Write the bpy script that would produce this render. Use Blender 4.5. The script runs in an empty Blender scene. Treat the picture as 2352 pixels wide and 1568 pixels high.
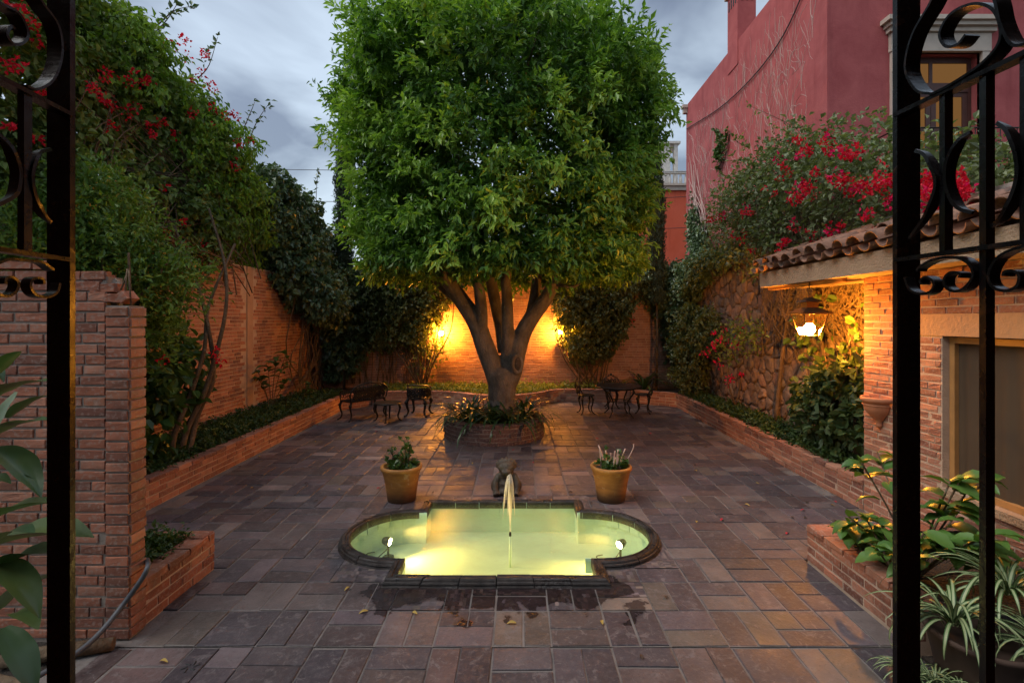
import bpy, math, random
import numpy as np
from mathutils import Vector, Matrix
random.seed(7)
RNG = np.random.default_rng(7)
R = math.radians
SC = bpy.context.scene
COL = SC.collection

# ------------------------------------------------------------------ camera
H = 2.2
cam_d = bpy.data.cameras.new("camera"); cam = bpy.data.objects.new("camera", cam_d); COL.objects.link(cam)
cam.location = (0, 0, H); cam.rotation_euler = (R(90), 0, 0)
cam_d.sensor_width = 36; cam_d.lens = 1145 / 2352 * 36
cam_d.shift_x = -14 / 2352; cam_d.shift_y = -49 / 2352
cam_d.clip_start = .02; cam_d.clip_end = 2000
SC.camera = cam

# ------------------------------------------------------------------ world: dusk sky with broken grey cloud
W = bpy.data.worlds.new("World"); SC.world = W; W.use_nodes = True
nt = W.node_tree; nt.nodes.clear()
def wn(t, **k):
    n = nt.nodes.new(t)
    for a, b in k.items(): setattr(n, a, b)
    return n
SUN_EL, SUN_AZ = 58, 255
sky = wn('ShaderNodeTexSky', sky_type='NISHITA', sun_disc=False)
sky.sun_elevation = R(SUN_EL); sky.sun_rotation = R(SUN_AZ); sky.air_density = 1.2; sky.dust_density = 3
bgs = wn('ShaderNodeBackground'); bgs.inputs[1].default_value = .05
tc = wn('ShaderNodeTexCoord'); sep = wn('ShaderNodeSeparateXYZ')
nt.links.new(tc.outputs['Generated'], sep.inputs[0])
def wm(op, a, b):
    n = wn('ShaderNodeMath', operation=op)
    for i, x in enumerate((a, b)):
        if hasattr(x, 'links'): nt.links.new(x, n.inputs[i])
        elif x is not None: n.inputs[i].default_value = x
    return n.outputs[0]
zz = wm('ADD', wm('MAXIMUM', sep.outputs[2], 0.0), .32)
cmb = wn('ShaderNodeCombineXYZ')
nt.links.new(wm('DIVIDE', sep.outputs[0], zz), cmb.inputs[0]); nt.links.new(wm('DIVIDE', sep.outputs[1], zz), cmb.inputs[1])
cmb.inputs[2].default_value = 3.3
no1 = wn('ShaderNodeTexNoise'); no1.inputs['Scale'].default_value = 2.1; no1.inputs['Detail'].default_value = 5; no1.inputs['Roughness'].default_value = .5
no1.inputs['Distortion'].default_value = .35
nt.links.new(cmb.outputs[0], no1.inputs['Vector'])
rp = wn('ShaderNodeValToRGB'); nt.links.new(no1.outputs['Fac'], rp.inputs[0])
e = rp.color_ramp.elements
e[0].position = .37; e[0].color = (.13, .145, .18, 1)
e[1].position = .60; e[1].color = (.50, .58, .65, 1)
m = e.new(.48); m.color = (.33, .38, .43, 1)
bgc = wn('ShaderNodeBackground'); nt.links.new(rp.outputs[0], bgc.inputs[0]); bgc.inputs[1].default_value = .74
add = wn('ShaderNodeAddShader'); out = wn('ShaderNodeOutputWorld')
nt.links.new(sky.outputs[0], bgs.inputs[0]); nt.links.new(bgs.outputs[0], add.inputs[0]); nt.links.new(bgc.outputs[0], add.inputs[1])
nt.links.new(add.outputs[0], out.inputs[0])

# soft light of the cloudy dusk sky's bright side
sun_d = bpy.data.lights.new("sun", 'SUN'); sun_d.energy = 1.5; sun_d.angle = R(40); sun_d.color = (1, .97, .93)
sun = bpy.data.objects.new("sun", sun_d); COL.objects.link(sun)
az = R(SUN_AZ); el = R(SUN_EL)
sd = Vector((math.sin(az) * math.cos(el), math.cos(az) * math.cos(el), math.sin(el)))
sun.rotation_euler = sd.to_track_quat('Z', 'Y').to_euler(); sun.location = sd * 30

SC.view_settings.view_transform = 'Standard'; SC.view_settings.look = 'None'
SC.view_settings.exposure = .42; SC.view_settings.gamma = 1; SC.view_settings.use_curve_mapping = False
SC.render.engine = 'CYCLES'
cy = SC.cycles
cy.use_denoising = True; cy.use_adaptive_sampling = True; cy.adaptive_threshold = .025; cy.max_bounces = 5; cy.diffuse_bounces = 2; cy.glossy_bounces = 3
cy.transmission_bounces = 4; cy.transparent_max_bounces = 8; cy.caustics_reflective = False; cy.caustics_refractive = False
cy.sample_clamp_indirect = 4
try: cy.use_light_tree = True
except Exception: pass

# ------------------------------------------------------------------ helpers
FPX, VX, HZ = 1145., 1190., 735.
def at(px, py, d):
    return Vector(((px - VX) / FPX * d, d, H - (py - HZ) / FPX * d))
def tag(o, label=None, cat=None, group=None, kind=None):
    if label: o['label'] = label
    if cat: o['category'] = cat
    if group: o['group'] = group
    if kind: o['kind'] = kind
    return o
def thing(name, loc, label, cat, group=None, rz=0, kind=None):
    o = bpy.data.objects.new(name, None); COL.objects.link(o)
    o.empty_display_size = .1
    o.location = loc; o.rotation_euler = (0, 0, rz)
    return tag(o, label, cat, group, kind)
def link(name, me, parent=None, mat=None):
    o = bpy.data.objects.new(name, me); COL.objects.link(o)
    if mat is not None and not me.materials: me.materials.append(mat)
    if parent is not None: o.parent = parent
    return o
def parent_world(o, parent):
    """parent while the mesh is given in world coordinates"""
    o.parent = parent
    o.matrix_parent_inverse = WORLD_INV(parent)
    return o
def WORLD_INV(p):
    m = Matrix.Identity(4)
    chain = []
    while p is not None:
        chain.append(p); p = p.parent
    for q in reversed(chain):
        m = m @ q.matrix_parent_inverse @ Matrix.LocRotScale(q.location, q.rotation_euler, q.scale)
    return m.inverted()
def fast_mesh(name, V, Fc, smooth=False):
    V = np.asarray(V, np.float32); Fc = np.asarray(Fc, np.int32)
    me = bpy.data.meshes.new(name); n, k = Fc.shape
    me.vertices.add(len(V)); me.vertices.foreach_set('co', V.ravel())
    me.loops.add(n * k); me.loops.foreach_set('vertex_index', Fc.ravel())
    me.polygons.add(n); me.polygons.foreach_set('loop_start', np.arange(n, dtype=np.int32) * k)
    try: me.polygons.foreach_set('loop_total', np.full(n, k, np.int32))
    except Exception: pass
    me.polygons.foreach_set('use_smooth', np.full(n, smooth, bool))
    me.update(calc_edges=True)
    return me
class MB:
    def __init__(s): s.v = []; s.f = []; s.sm = []
    def add(s, V, Fc, smooth=False):
        b = len(s.v); s.v += [tuple(p) for p in V]
        for f in Fc: s.f.append(tuple(i + b for i in f)); s.sm.append(smooth)
        return s
    def box(s, x0, x1, y0, y1, z0, z1, M=None):
        V = [(x0,y0,z0),(x1,y0,z0),(x1,y1,z0),(x0,y1,z0),(x0,y0,z1),(x1,y0,z1),(x1,y1,z1),(x0,y1,z1)]
        if M is not None: V = [M @ Vector(p) for p in V]
        return s.add(V, [(0,3,2,1),(4,5,6,7),(0,1,5,4),(1,2,6,5),(2,3,7,6),(3,0,4,7)])
    def tube(s, pts, rad, n=6, cap=True, smooth=True):
        P = [Vector(p) for p in pts]
        if not hasattr(rad, '__len__'): rad = [rad] * len(P)
        T = [(P[min(i+1, len(P)-1)] - P[max(i-1, 0)]).normalized() for i in range(len(P))]
        up = Vector((0,0,1)) if abs(T[0].z) < .9 else Vector((1,0,0))
        N = (up - T[0] * up.dot(T[0])).normalized()
        V = []; Fc = []
        for i, p in enumerate(P):
            N = (N - T[i] * N.dot(T[i]))
            N = N.normalized() if N.length > 1e-6 else Vector((1,0,0))
            B = T[i].cross(N)
            for k in range(n):
                a = 2 * math.pi * k / n
                V.append(p + (N * math.cos(a) + B * math.sin(a)) * rad[i])
        for i in range(len(P) - 1):
            for k in range(n):
                Fc.append((i*n+k, i*n+(k+1)%n, (i+1)*n+(k+1)%n, (i+1)*n+k))
        s.add(V, Fc, smooth)
        if cap and n > 2:
            b = len(s.v) - len(V)
            s.f.append(tuple(b + k for k in reversed(range(n)))); s.sm.append(False)
            s.f.append(tuple(b + (len(P)-1)*n + k for k in range(n))); s.sm.append(False)
        return s
    def lathe(s, prof, n=24, c=(0,0,0), a0=0, a1=2*math.pi, smooth=True, wob=0, ph=0):
        full = abs(a1 - a0 - 2*math.pi) < 1e-6
        m = n if full else n + 1; V = []; Fc = []
        for r, z in prof:
            for k in range(m):
                a = a0 + (a1 - a0) * k / n + ph
                rr = r * (1 + wob * math.sin(3*a + z*9))
                V.append((c[0] + rr*math.cos(a), c[1] + rr*math.sin(a), c[2] + z))
        for i in range(len(prof) - 1):
            for k in range(n):
                k2 = (k+1) % m
                Fc.append((i*m+k, i*m+k2, (i+1)*m+k2, (i+1)*m+k))
        return s.add(V, Fc, smooth)
    def ball(s, c, r, n=8, sc=(1,1,1), smooth=True, jit=0):
        V = []; Fc = []; c = Vector(c); m = n // 2 + 1
        for i in range(m + 1):
            ph = math.pi * i / m
            for k in range(n):
                a = 2 * math.pi * k / n
                q = 1 + random.uniform(-jit, jit)
                V.append((c.x + r*sc[0]*q*math.sin(ph)*math.cos(a), c.y + r*sc[1]*q*math.sin(ph)*math.sin(a), c.z + r*sc[2]*q*math.cos(ph)))
        for i in range(m):
            for k in range(n):
                Fc.append((i*n+k, (i+1)*n+k, (i+1)*n+(k+1)%n, i*n+(k+1)%n))
        return s.add(V, Fc, smooth)
    def ribbon(s, pts, wid, wdir, th):
        """flat bar bent along pts, wide along wdir"""
        P = [Vector(p) for p in pts]; wd = Vector(wdir).normalized()
        if not hasattr(wid, '__len__'): wid = [wid] * len(P)
        V = []; Fc = []
        for i, p in enumerate(P):
            t = (P[min(i+1, len(P)-1)] - P[max(i-1, 0)]).normalized(); nn = t.cross(wd).normalized() * th / 2; w = wd * wid[i] / 2
            V += [p + w + nn, p - w + nn, p - w - nn, p + w - nn]
        for i in range(len(P) - 1):
            for k in range(4): Fc.append((4*i+k, 4*i+(k+1)%4, 4*i+4+(k+1)%4, 4*i+4+k))
        L = 4 * (len(P) - 1)
        Fc += [(3,2,1,0), (L, L+1, L+2, L+3)]
        return s.add(V, Fc, False)
    def mesh(s, name):
        me = bpy.data.meshes.new(name); me.from_pydata(s.v, [], s.f); me.update()
        me.polygons.foreach_set('use_smooth', s.sm)
        return me
    def build(s, name, mat, parent=None, world=False):
        o = link(name, s.mesh(name), None, mat)
        if parent is not None:
            if world: parent_world(o, parent)
            else: o.parent = parent
        return o
def smooth_path(pts, k=6):
    """Catmull-Rom through pts"""
    P = [Vector(p) for p in pts]; P = [2*P[0]-P[1]] + P + [2*P[-1]-P[-2]]; o = []
    for i in range(1, len(P) - 2):
        a, b, c, d = P[i-1:i+3]
        for j in range(k):
            t = j / k
            o.append(.5*((2*b)+(c-a)*t+(2*a-5*b+4*c-d)*t*t+(3*b-a-3*c+d)*t**3))
    o.append(P[-2]); return o

# ------------------------------------------------------------------ materials
def mat(name):
    m = bpy.data.materials.new(name); m.use_nodes = True; n = m.node_tree; n.nodes.clear()
    o = n.nodes.new('ShaderNodeOutputMaterial'); return m, n, o
class NG:
    def __init__(s, n): s.n = n
    def N(s, t, ins=None, **k):
        q = s.n.nodes.new(t)
        for a, b in k.items(): setattr(q, a, b)
        for key, val in (ins or {}).items():
            i = q.inputs[key]
            if hasattr(val, 'is_linked') or isinstance(val, bpy.types.NodeSocket): s.n.links.new(val, i)
            else: i.default_value = val
        return q
    def math(s, op, a, b=0., clamp=False):
        return s.N('ShaderNodeMath', {0: a, 1: b}, operation=op, use_clamp=clamp).outputs[0]
    def noise(s, vec, scale, detail=3, rough=.55, dist=0):
        q = s.N('ShaderNodeTexNoise', {'Scale': scale, 'Detail': detail, 'Roughness': rough, 'Distortion': dist})
        if vec is not None: s.n.links.new(vec, q.inputs['Vector'])
        return q.outputs['Fac']
    def ramp(s, fac, stops, interp='LINEAR'):
        q = s.N('ShaderNodeValToRGB', {0: fac}); cr = q.color_ramp; cr.interpolation = interp
        while len(cr.elements) < len(stops): cr.elements.new(.5)
        for e_, (p, c) in zip(cr.elements, stops):
            e_.position = p; e_.color = (c[0], c[1], c[2], 1) if hasattr(c, '__len__') else (c, c, c, 1)
        return q.outputs[0]
    def mix(s, f, a, b, mode='MIX'):
        q = s.N('ShaderNodeMix', data_type='RGBA', blend_type=mode)
        for i, x in ((0, f), (6, a), (7, b)):
            if isinstance(x, bpy.types.NodeSocket): s.n.links.new(x, q.inputs[i])
            elif i == 0: q.inputs[0].default_value = x
            else: q.inputs[i].default_value = (x[0], x[1], x[2], 1)
        return q.outputs[2]
    def pos(s): return s.N('ShaderNodeNewGeometry').outputs['Position']
    def rnd(s):
        a = s.N('ShaderNodeObjectInfo').outputs['Random']; b = s.N('ShaderNodeNewGeometry').outputs['Random Per Island']
        return s.math('FRACT', s.math('ADD', s.math('MULTIPLY', a, 7.31), s.math('MULTIPLY', b, 5.17)))
    def bump(s, h, st=.3, d=.01):
        return s.N('ShaderNodeBump', {'Height': h, 'Strength': st, 'Distance': d}).outputs[0]
    def bsdf(s, col, rough=.7, metal=0, spec=.5, bump=None):
        q = s.N('ShaderNodeBsdfPrincipled')
        for k_, v_ in (('Base Color', col), ('Roughness', rough), ('Metallic', metal), ('Specular IOR Level', spec)):
            if isinstance(v_, bpy.types.NodeSocket): s.n.links.new(v_, q.inputs[k_])
            elif k_ == 'Base Color': q.inputs[k_].default_value = (v_[0], v_[1], v_[2], 1)
            else: q.inputs[k_].default_value = v_
        if bump is not None: s.n.links.new(bump, q.inputs['Normal'])
        return q
def simple(name, c, rough=.7, metal=0, nscale=0, namp=.35, bscale=0, bst=.3, bd=.01, spec=.5):
    m, n, o = mat(name); g = NG(n); p = g.pos(); col = c
    if nscale:
        f = g.noise(p, nscale, 4)
        col = g.mix(f, [x * (1 - namp) for x in c], [min(1, x * (1 + namp)) for x in c])
    b = g.bump(g.noise(p, bscale, 4), bst, bd) if bscale else None
    n.links.new(g.bsdf(col, rough, metal, spec, b).outputs[0], o.inputs[0]); return m
def brick_mat(name, cols, stain=.3):
    m, n, o = mat(name); g = NG(n); p = g.pos(); r = g.rnd()
    c = g.ramp(r, [(i / (len(cols) - 1), q) for i, q in enumerate(cols)])
    f = g.noise(p, 9, 5, .65); c = g.mix(g.ramp(f, [(.3, 0), (.75, 1)]), c, g.mix(1, c, (1.5, 1.42, 1.38), 'MULTIPLY'))
    f2 = g.noise(p, 38, 3); c = g.mix(g.math('MULTIPLY', g.ramp(f2, [(.52, 0), (.62, 1)]), .45), c, (.36, .27, .22))
    f3 = g.noise(p, 1.3, 4, .6, .5); c = g.mix(g.math('MULTIPLY', g.ramp(f3, [(.48, 0), (.68, 1)]), stain), c, (.06, .045, .04))
    b = g.bump(g.noise(p, 55, 5, .7), .55, .012)
    n.links.new(g.bsdf(c, .88, 0, .25, b).outputs[0], o.inputs[0]); return m
def leaf_mat(name, cols, trans=.35, rough=.42, spec=.45, tcol=None, mul=1.2):
    m, n, o = mat(name); g = NG(n); p = g.pos()
    r = g.N('ShaderNodeNewGeometry').outputs['Random Per Island']
    r = g.math('FRACT', g.math('ADD', r, g.math('MULTIPLY', g.N('ShaderNodeObjectInfo').outputs['Random'], 3.3)))
    big = g.math('ADD', g.math('MULTIPLY', g.noise(p, 1.1, 2), .5), g.math('MULTIPLY', g.noise(p, 4.2, 2), .5))
    r2 = g.math('ADD', g.math('MULTIPLY', r, .55), g.math('MULTIPLY', g.math('SUBTRACT', big, .36), 1.7), True)
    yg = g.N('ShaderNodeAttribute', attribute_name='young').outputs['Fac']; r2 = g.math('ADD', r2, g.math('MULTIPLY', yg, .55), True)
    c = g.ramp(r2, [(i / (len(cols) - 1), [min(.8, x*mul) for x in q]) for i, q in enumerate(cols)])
    b1 = g.bsdf(c, rough, 0, spec)
    tr = g.N('ShaderNodeBsdfTranslucent', {'Color': g.mix(1, c, tcol or (1.25, 1.35, .5), 'MULTIPLY')})
    mx = g.N('ShaderNodeMixShader', {0: trans, 1: b1.outputs[0], 2: tr.outputs[0]})
    n.links.new(mx.outputs[0], o.inputs[0]); return m
def emit(name, c, s):
    m, n, o = mat(name); g = NG(n)
    n.links.new(g.N('ShaderNodeEmission', {'Color': (*c, 1), 'Strength': s}).outputs[0], o.inputs[0]); return m

M = {}
BR = [(.27,.11,.065),(.35,.155,.095),(.22,.088,.058),(.40,.20,.13),(.30,.125,.08),(.17,.075,.055),(.34,.17,.115)]
M['brick'] = brick_mat('brick', BR, .35)
M['brick_old'] = brick_mat('brick_weathered', [(.24,.088,.05),(.33,.13,.078),(.18,.068,.043),(.36,.165,.105),(.27,.10,.058),(.14,.06,.042),(.30,.125,.07)], .6)
M['brick_dark'] = brick_mat('dark_brick', [(.085,.05,.045),(.12,.066,.056),(.075,.047,.044),(.14,.08,.066)], .5)  # darkest brick tones, used for the round planter
M['brick_pale'] = brick_mat('brick_pale', [(.33,.17,.12),(.4,.22,.16),(.28,.14,.10),(.36,.2,.14)], .3)
M['mortar'] = simple('mortar', (.26,.21,.17), .95, 0, 6, .35, 60, .6, .012)
M['mortar_warm'] = simple('mortar_warm', (.47,.34,.25), .95, 0, 6, .35, 60, .6, .012)
M['concrete'] = simple('rough_concrete', (.36,.25,.165), .92, 0, 4, .25, 45, .9, .02)
M['terracotta'] = simple('terracotta', (.42,.17,.085), .8, 0, 7, .3, 40, .3, .006)
M['soil'] = simple('soil', (.035,.025,.018), 1, 0, 12, .5, 30, 1, .05)
M['bark'] = None
M['iron'] = None
# ------------------------------------------------------------------ more materials
def mk_bark(name, c1, c2, sc=7):
    m, n, o = mat(name); g = NG(n); p = g.pos()
    mp = g.N('ShaderNodeMapping', {'Vector': p, 'Scale': (1, 1, .35)}).outputs[0]
    f = g.noise(mp, sc, 6, .65, .4); c = g.mix(g.ramp(f, [(.3, 0), (.7, 1)]), c1, c2)
    f2 = g.noise(p, 3, 3); c = g.mix(g.ramp(f2, [(.45, 0), (.7, .6)]), c, (.05, .045, .032)); f3 = g.noise(p, 16, 4, .7); c = g.mix(g.ramp(f3, [(.58, 0), (.68, .5)]), c, (.27, .26, .2))
    b = g.bump(g.math('ADD', g.noise(mp, sc * 4, 5, .7), g.math('MULTIPLY', g.noise(p, sc, 4, .6), 1.2)), .8, .03)
    n.links.new(g.bsdf(c, .85, 0, .25, b).outputs[0], o.inputs[0]); return m
M['bark'] = mk_bark('ficus_bark', (.13,.105,.085), (.25,.21,.17))
M['stem'] = mk_bark('woody_stem', (.10,.065,.04), (.22,.15,.09), 14)
M['drystem'] = simple('dry_stem', (.5,.36,.32), .9)
def mk_iron(name, base, rough, bs, bst):
    m, n, o = mat(name); g = NG(n); p = g.pos()
    f = g.noise(p, 35, 4); c = g.mix(g.ramp(f, [(.6, 0), (.75, 1)]), base, (.045, .022, .012))
    rr = g.ramp(g.noise(p, 14, 3), [(.3, rough * .75), (.7, rough * 1.5)])
    b = g.bump(g.noise(p, bs, 4, .6), bst, .004)
    n.links.new(g.bsdf(c, rr, 0, .32, b).outputs[0], o.inputs[0]); return m
M['iron'] = mk_iron('black_gate_paint', (.006,.006,.007), .24, 70, .22)
M['castiron'] = mk_iron('black_cast_iron', (.014,.013,.012), .35, 120, .3)
def mk_paving():
    m, n, o = mat('flagstone'); g = NG(n); p = g.pos(); r = g.rnd()
    cols = [(0.0608,0.0496,0.0602),(0.08,0.0672,0.0774),(0.0672,0.0536,0.0602),(0.104,0.08,0.0808),(0.0736,0.064,0.0757),(0.124,0.104,0.0903),(0.0784,0.0544,0.055),(0.108,0.092,0.1032),(0.0896,0.0736,0.0757),(0.164,0.1376,0.1333),(0.0736,0.0608,0.0722)]
    c = g.ramp(r, [(i / len(cols), q) for i, q in enumerate(cols)], 'CONSTANT')
    c = g.mix(1, c, g.ramp(g.math('FRACT', g.math('MULTIPLY', r, 13.7)), [(0, (.72, .72, .74)), (.6, (1, 1, 1)), (.85, (1.25, 1.2, 1.2)), (1, (1.7, 1.6, 1.55))]), 'MULTIPLY')
    f = g.noise(p, 3.2, 6, .62, .6); c = g.mix(g.ramp(f, [(.3, 0), (.72, 1)]), g.mix(1, c, (.66, .64, .64), 'MULTIPLY'), g.mix(1, c, (1.32, 1.27, 1.22), 'MULTIPLY'))
    f2 = g.noise(p, 24, 5, .7); c = g.mix(g.math('MULTIPLY', g.ramp(f2, [(.5, 0), (.75, 1)]), .45), c, (.19, .165, .165))
    f5 = g.noise(p, 9, 5, .75, 1.2); c = g.mix(g.math('MULTIPLY', g.ramp(f5, [(.56, 0), (.63, 1)]), .5), c, (.20, .175, .175))
    f3 = g.noise(p, 60, 2); c = g.mix(g.math('MULTIPLY', g.ramp(f3, [(.62, 0), (.68, 1)]), .5), c, (.05, .04, .038))
    f4 = g.noise(p, .7, 4); c = g.mix(g.math('MULTIPLY', g.ramp(f4, [(.42, 0), (.65, 1)]), .25), c, (.07, .06, .058))
    # water splashed over the front of the pool
    s = g.N('ShaderNodeSeparateXYZ', {0: p}); X, Y = s.outputs[0], s.outputs[1]
    ax = g.math('ABSOLUTE', g.math('ADD', X, .16))
    dx = g.math('MAXIMUM', g.math('SUBTRACT', ax, 1.0), 0.)
    dy = g.math('ABSOLUTE', g.math('SUBTRACT', 4.06, Y))
    dist = g.math('ADD', g.math('MULTIPLY', dy, 1.0), g.math('MULTIPLY', dx, 1.5))
    wn_ = g.noise(p, 3.4, 4, .55, .3)
    wet = g.ramp(g.math('SUBTRACT', wn_, g.math('MULTIPLY', dist, .62)), [(.325, 0), (.365, 1)])
    wet = g.math('MULTIPLY', wet, g.math('LESS_THAN', Y, 4.3))
    c = g.mix(wet, c, g.mix(1, c, (.34, .28, .27), 'MULTIPLY'))
    rough = g.math('SUBTRACT', g.ramp(g.noise(p, 2.5, 4), [(.3, .40), (.7, .64)]), g.math('MULTIPLY', wet, .32))
    b = g.bump(g.math('ADD', g.math('MULTIPLY', g.noise(p, 7, 5, .7), 1.0), g.math('MULTIPLY', f2, .35)), .5, .02)
    n.links.new(g.bsdf(c, rough, 0, .4, b).outputs[0], o.inputs[0]); return m
M['paving'] = mk_paving()
M['joint'] = simple('paving_joint', (.165,.145,.135), .95, 0, 5, .55, 40, .8, .012)
def mk_rim():
    m, n, o = mat('carved_dark_stone'); g = NG(n); p = g.pos()
    c = g.mix(g.ramp(g.noise(p, 11, 5, .7), [(.35, 0), (.7, 1)]), (.009, .007, .0065), (.045, .034, .03))
    rr = g.ramp(g.noise(p, 6, 3), [(.35, .25), (.65, .8)])
    b = g.bump(g.noise(p, 45, 5, .7), .7, .012)
    n.links.new(g.bsdf(c, rr, 0, .5, b).outputs[0], o.inputs[0]); return m
M['rim'] = mk_rim()
M['pooltile'] = simple('pool_tile', (.46,.66,.58), .35, 0, 6, .12)
M['poolfloor'] = simple('pool_floor', (.52,.64,.40), .6, 0, 3.5, .2)
def mk_water():
    m, n, o = mat('pool_water'); g = NG(n); p = g.pos()
    b = g.bump(g.math('ADD', g.noise(p, 9, 3), g.math('MULTIPLY', g.noise(p, 34, 2), .5)), .3, .03)
    t = g.N('ShaderNodeBsdfTransparent', {'Color': (.93, .97, .92, 1)})
    d = g.N('ShaderNodeBsdfTranslucent', {'Color': (.8, .82, .6, 1)})
    t2 = g.N('ShaderNodeMixShader', {0: .10, 1: t.outputs[0], 2: d.outputs[0]})
    gl = g.N('ShaderNodeBsdfGlossy', {'Roughness': .04, 'Normal': b})
    fr = g.N('ShaderNodeFresnel', {'IOR': 1.33, 'Normal': b})
    n.links.new(g.N('ShaderNodeMixShader', {0: fr.outputs[0], 1: t2.outputs[0], 2: gl.outputs[0]}).outputs[0], o.inputs[0]); return m
M['water'] = mk_water()
def mk_spray():
    m, n, o = mat('falling_water'); g = NG(n); p = g.pos()
    mp = g.N('ShaderNodeMapping', {'Vector': p, 'Scale': (60, 60, 4)}).outputs[0]
    f = g.noise(mp, 1.5, 3)
    t = g.N('ShaderNodeBsdfTransparent'); d = g.N('ShaderNodeBsdfTranslucent', {'Color': (.95, .93, .85, 1)}); df = g.N('ShaderNodeBsdfDiffuse', {'Color': (.95, .93, .85, 1)})
    dd = g.N('ShaderNodeMixShader', {0: .5, 1: d.outputs[0], 2: df.outputs[0]})
    n.links.new(g.N('ShaderNodeMixShader', {0: g.ramp(f, [(.3, .25), (.7, .8)]), 1: t.outputs[0], 2: dd.outputs[0]}).outputs[0], o.inputs[0]); return m
M['spray'] = mk_spray()
def mk_glass(name, tint, fac=.12, rough=.05):
    m, n, o = mat(name); g = NG(n)
    t = g.N('ShaderNodeBsdfTransparent', {'Color': (*tint, 1)}); gl = g.N('ShaderNodeBsdfGlossy', {'Roughness': rough})
    n.links.new(g.N('ShaderNodeMixShader', {0: fac, 1: t.outputs[0], 2: gl.outputs[0]}).outputs[0], o.inputs[0]); return m
M['glass'] = mk_glass('lantern_glass', (.95, .9, .8))
def mk_stucco(name, c, c2, sc=2.2):
    m, n, o = mat(name); g = NG(n); p = g.pos()
    col = g.mix(g.ramp(g.noise(p, sc, 6, .65, .5), [(.3, 0), (.7, 1)]), c, c2)
    mp = g.N('ShaderNodeMapping', {'Vector': p, 'Scale': (2.2, 2.2, .18)}).outputs[0]
    col = g.mix(g.ramp(g.noise(mp, 1.6, 5, .65), [(.52, 0), (.72, .5)]), col, g.mix(1, col, (.55, .5, .52), 'MULTIPLY'))
    col = g.mix(g.ramp(g.noise(p, .9, 6, .7, 1), [(.5, 0), (.7, .4)]), col, g.mix(1, col, (1.15, 1.2, 1.2), 'MULTIPLY'))
    b = g.bump(g.noise(p, 30, 5, .65), .4, .015)
    n.links.new(g.bsdf(col, .9, 0, .2, b).outputs[0], o.inputs[0]); return m
M['red_stucco'] = mk_stucco('red_stucco', (.32,.072,.075), (.43,.115,.112))
M['orange_stucco'] = mk_stucco('orange_stucco', (.60,.105,.05), (.66,.135,.075), .8)
M['cantera'] = simple('pale_stone', (.50,.42,.35), .85, 0, 5, .25, 40, .4, .01)
M['wood'] = simple('dark_wood', (.07,.025,.018), .55, 0, 9, .4)
M['wood_frame'] = simple('varnished_frame', (.40,.20,.07), .45, 0, 9, .3)
M['screen'] = simple('dark_insect_screen', (.075,.045,.024), .8, 0, 1.5, .25, 400, .25, .002)
M['white_old'] = simple('weathered_white_paint', (.62,.58,.53), .85, 0, 6, .35)
M['hose'] = simple('grey_hose', (.07,.075,.085), .5)
M['wire'] = simple('black_cable', (.02,.02,.022), .6)
M['brass'] = simple('dark_lantern_metal', (.05,.03,.018), .4, .6)
M['lit_pane'] = emit('lit_window', (1, .48, .15), .13)
M['bulb'] = emit('warm_bulb', (1, .34, .035), 2200)
M['bulb_lantern'] = emit('lantern_bulb', (1, .37, .035), 1800)
M['lens'] = emit('pool_lens', (1, .8, .42), 60)

# ------------------------------------------------------------------ brickwork
def unit_brick(seed, ch=(.012, .07, .055), jit=.009):
    r = random.Random(seed)
    ring = [(-.5,-.5),(0,-.5),(.5,-.5),(.5,0),(.5,.5),(0,.5),(-.5,.5),(-.5,0)]
    V = []
    for x, z in ring: V.append((x, 1.0, z))
    J = [(r.uniform(-jit, jit), r.uniform(-jit*3, jit*3)) for _ in ring]
    for (x, z), (a, b) in zip(ring, J): V.append((x - abs(a)*np.sign(x), ch[1], z - abs(b)*np.sign(z)))
    for (x, z), (a, b) in zip(ring, J):
        V.append((x - np.sign(x)*(ch[0] + abs(a)), r.uniform(-.03, .03), z - np.sign(z)*(ch[2] + abs(b))))
    Fq = []
    for a in (0, 8):
        for k in range(8):
            k2 = (k+1) % 8; Fq.append((a+k, a+k2, a+8+k2, a+8+k))
    Fq += [(16,17,18,19), (16,19,20,23), (20,21,22,23)]
    return np.array(V, float), np.array(Fq)
BV = [unit_brick(i) for i in range(8)]
BMESH = {}
def brick_mesh(i, key):
    if (i, key) not in BMESH:
        me = fast_mesh('brick', *BV[i]); me.materials.append(M[key]); BMESH[(i, key)] = me
    return BMESH[(i, key)]
class Path:
    def __init__(s, pts):
        s.p = np.array([(p[0], p[1]) for p in pts], float); d = np.diff(s.p, axis=0); s.l = np.hypot(d[:,0], d[:,1]); s.c = np.concatenate([[0], np.cumsum(s.l)]); s.L = s.c[-1]
    def __call__(s, t):
        i = int(np.clip(np.searchsorted(s.c, t, 'right') - 1, 0, len(s.l) - 1)); u = (t - s.c[i]) / s.l[i]
        p = s.p[i] + (s.p[i+1] - s.p[i]) * u; d = (s.p[i+1] - s.p[i]) / s.l[i]
        return p, d
    def normals(s):
        d = np.diff(s.p, axis=0) / s.l[:, None]; n = np.stack([d[:,1], -d[:,0]], 1); o = []
        for i in range(len(s.p)):
            if i == 0: o.append(n[0])
            elif i == len(s.p) - 1: o.append(n[-1])
            else:
                b = n[i-1] + n[i]; b /= np.linalg.norm(b); o.append(b / max(.3, b.dot(n[i])))
        return np.array(o)
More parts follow.
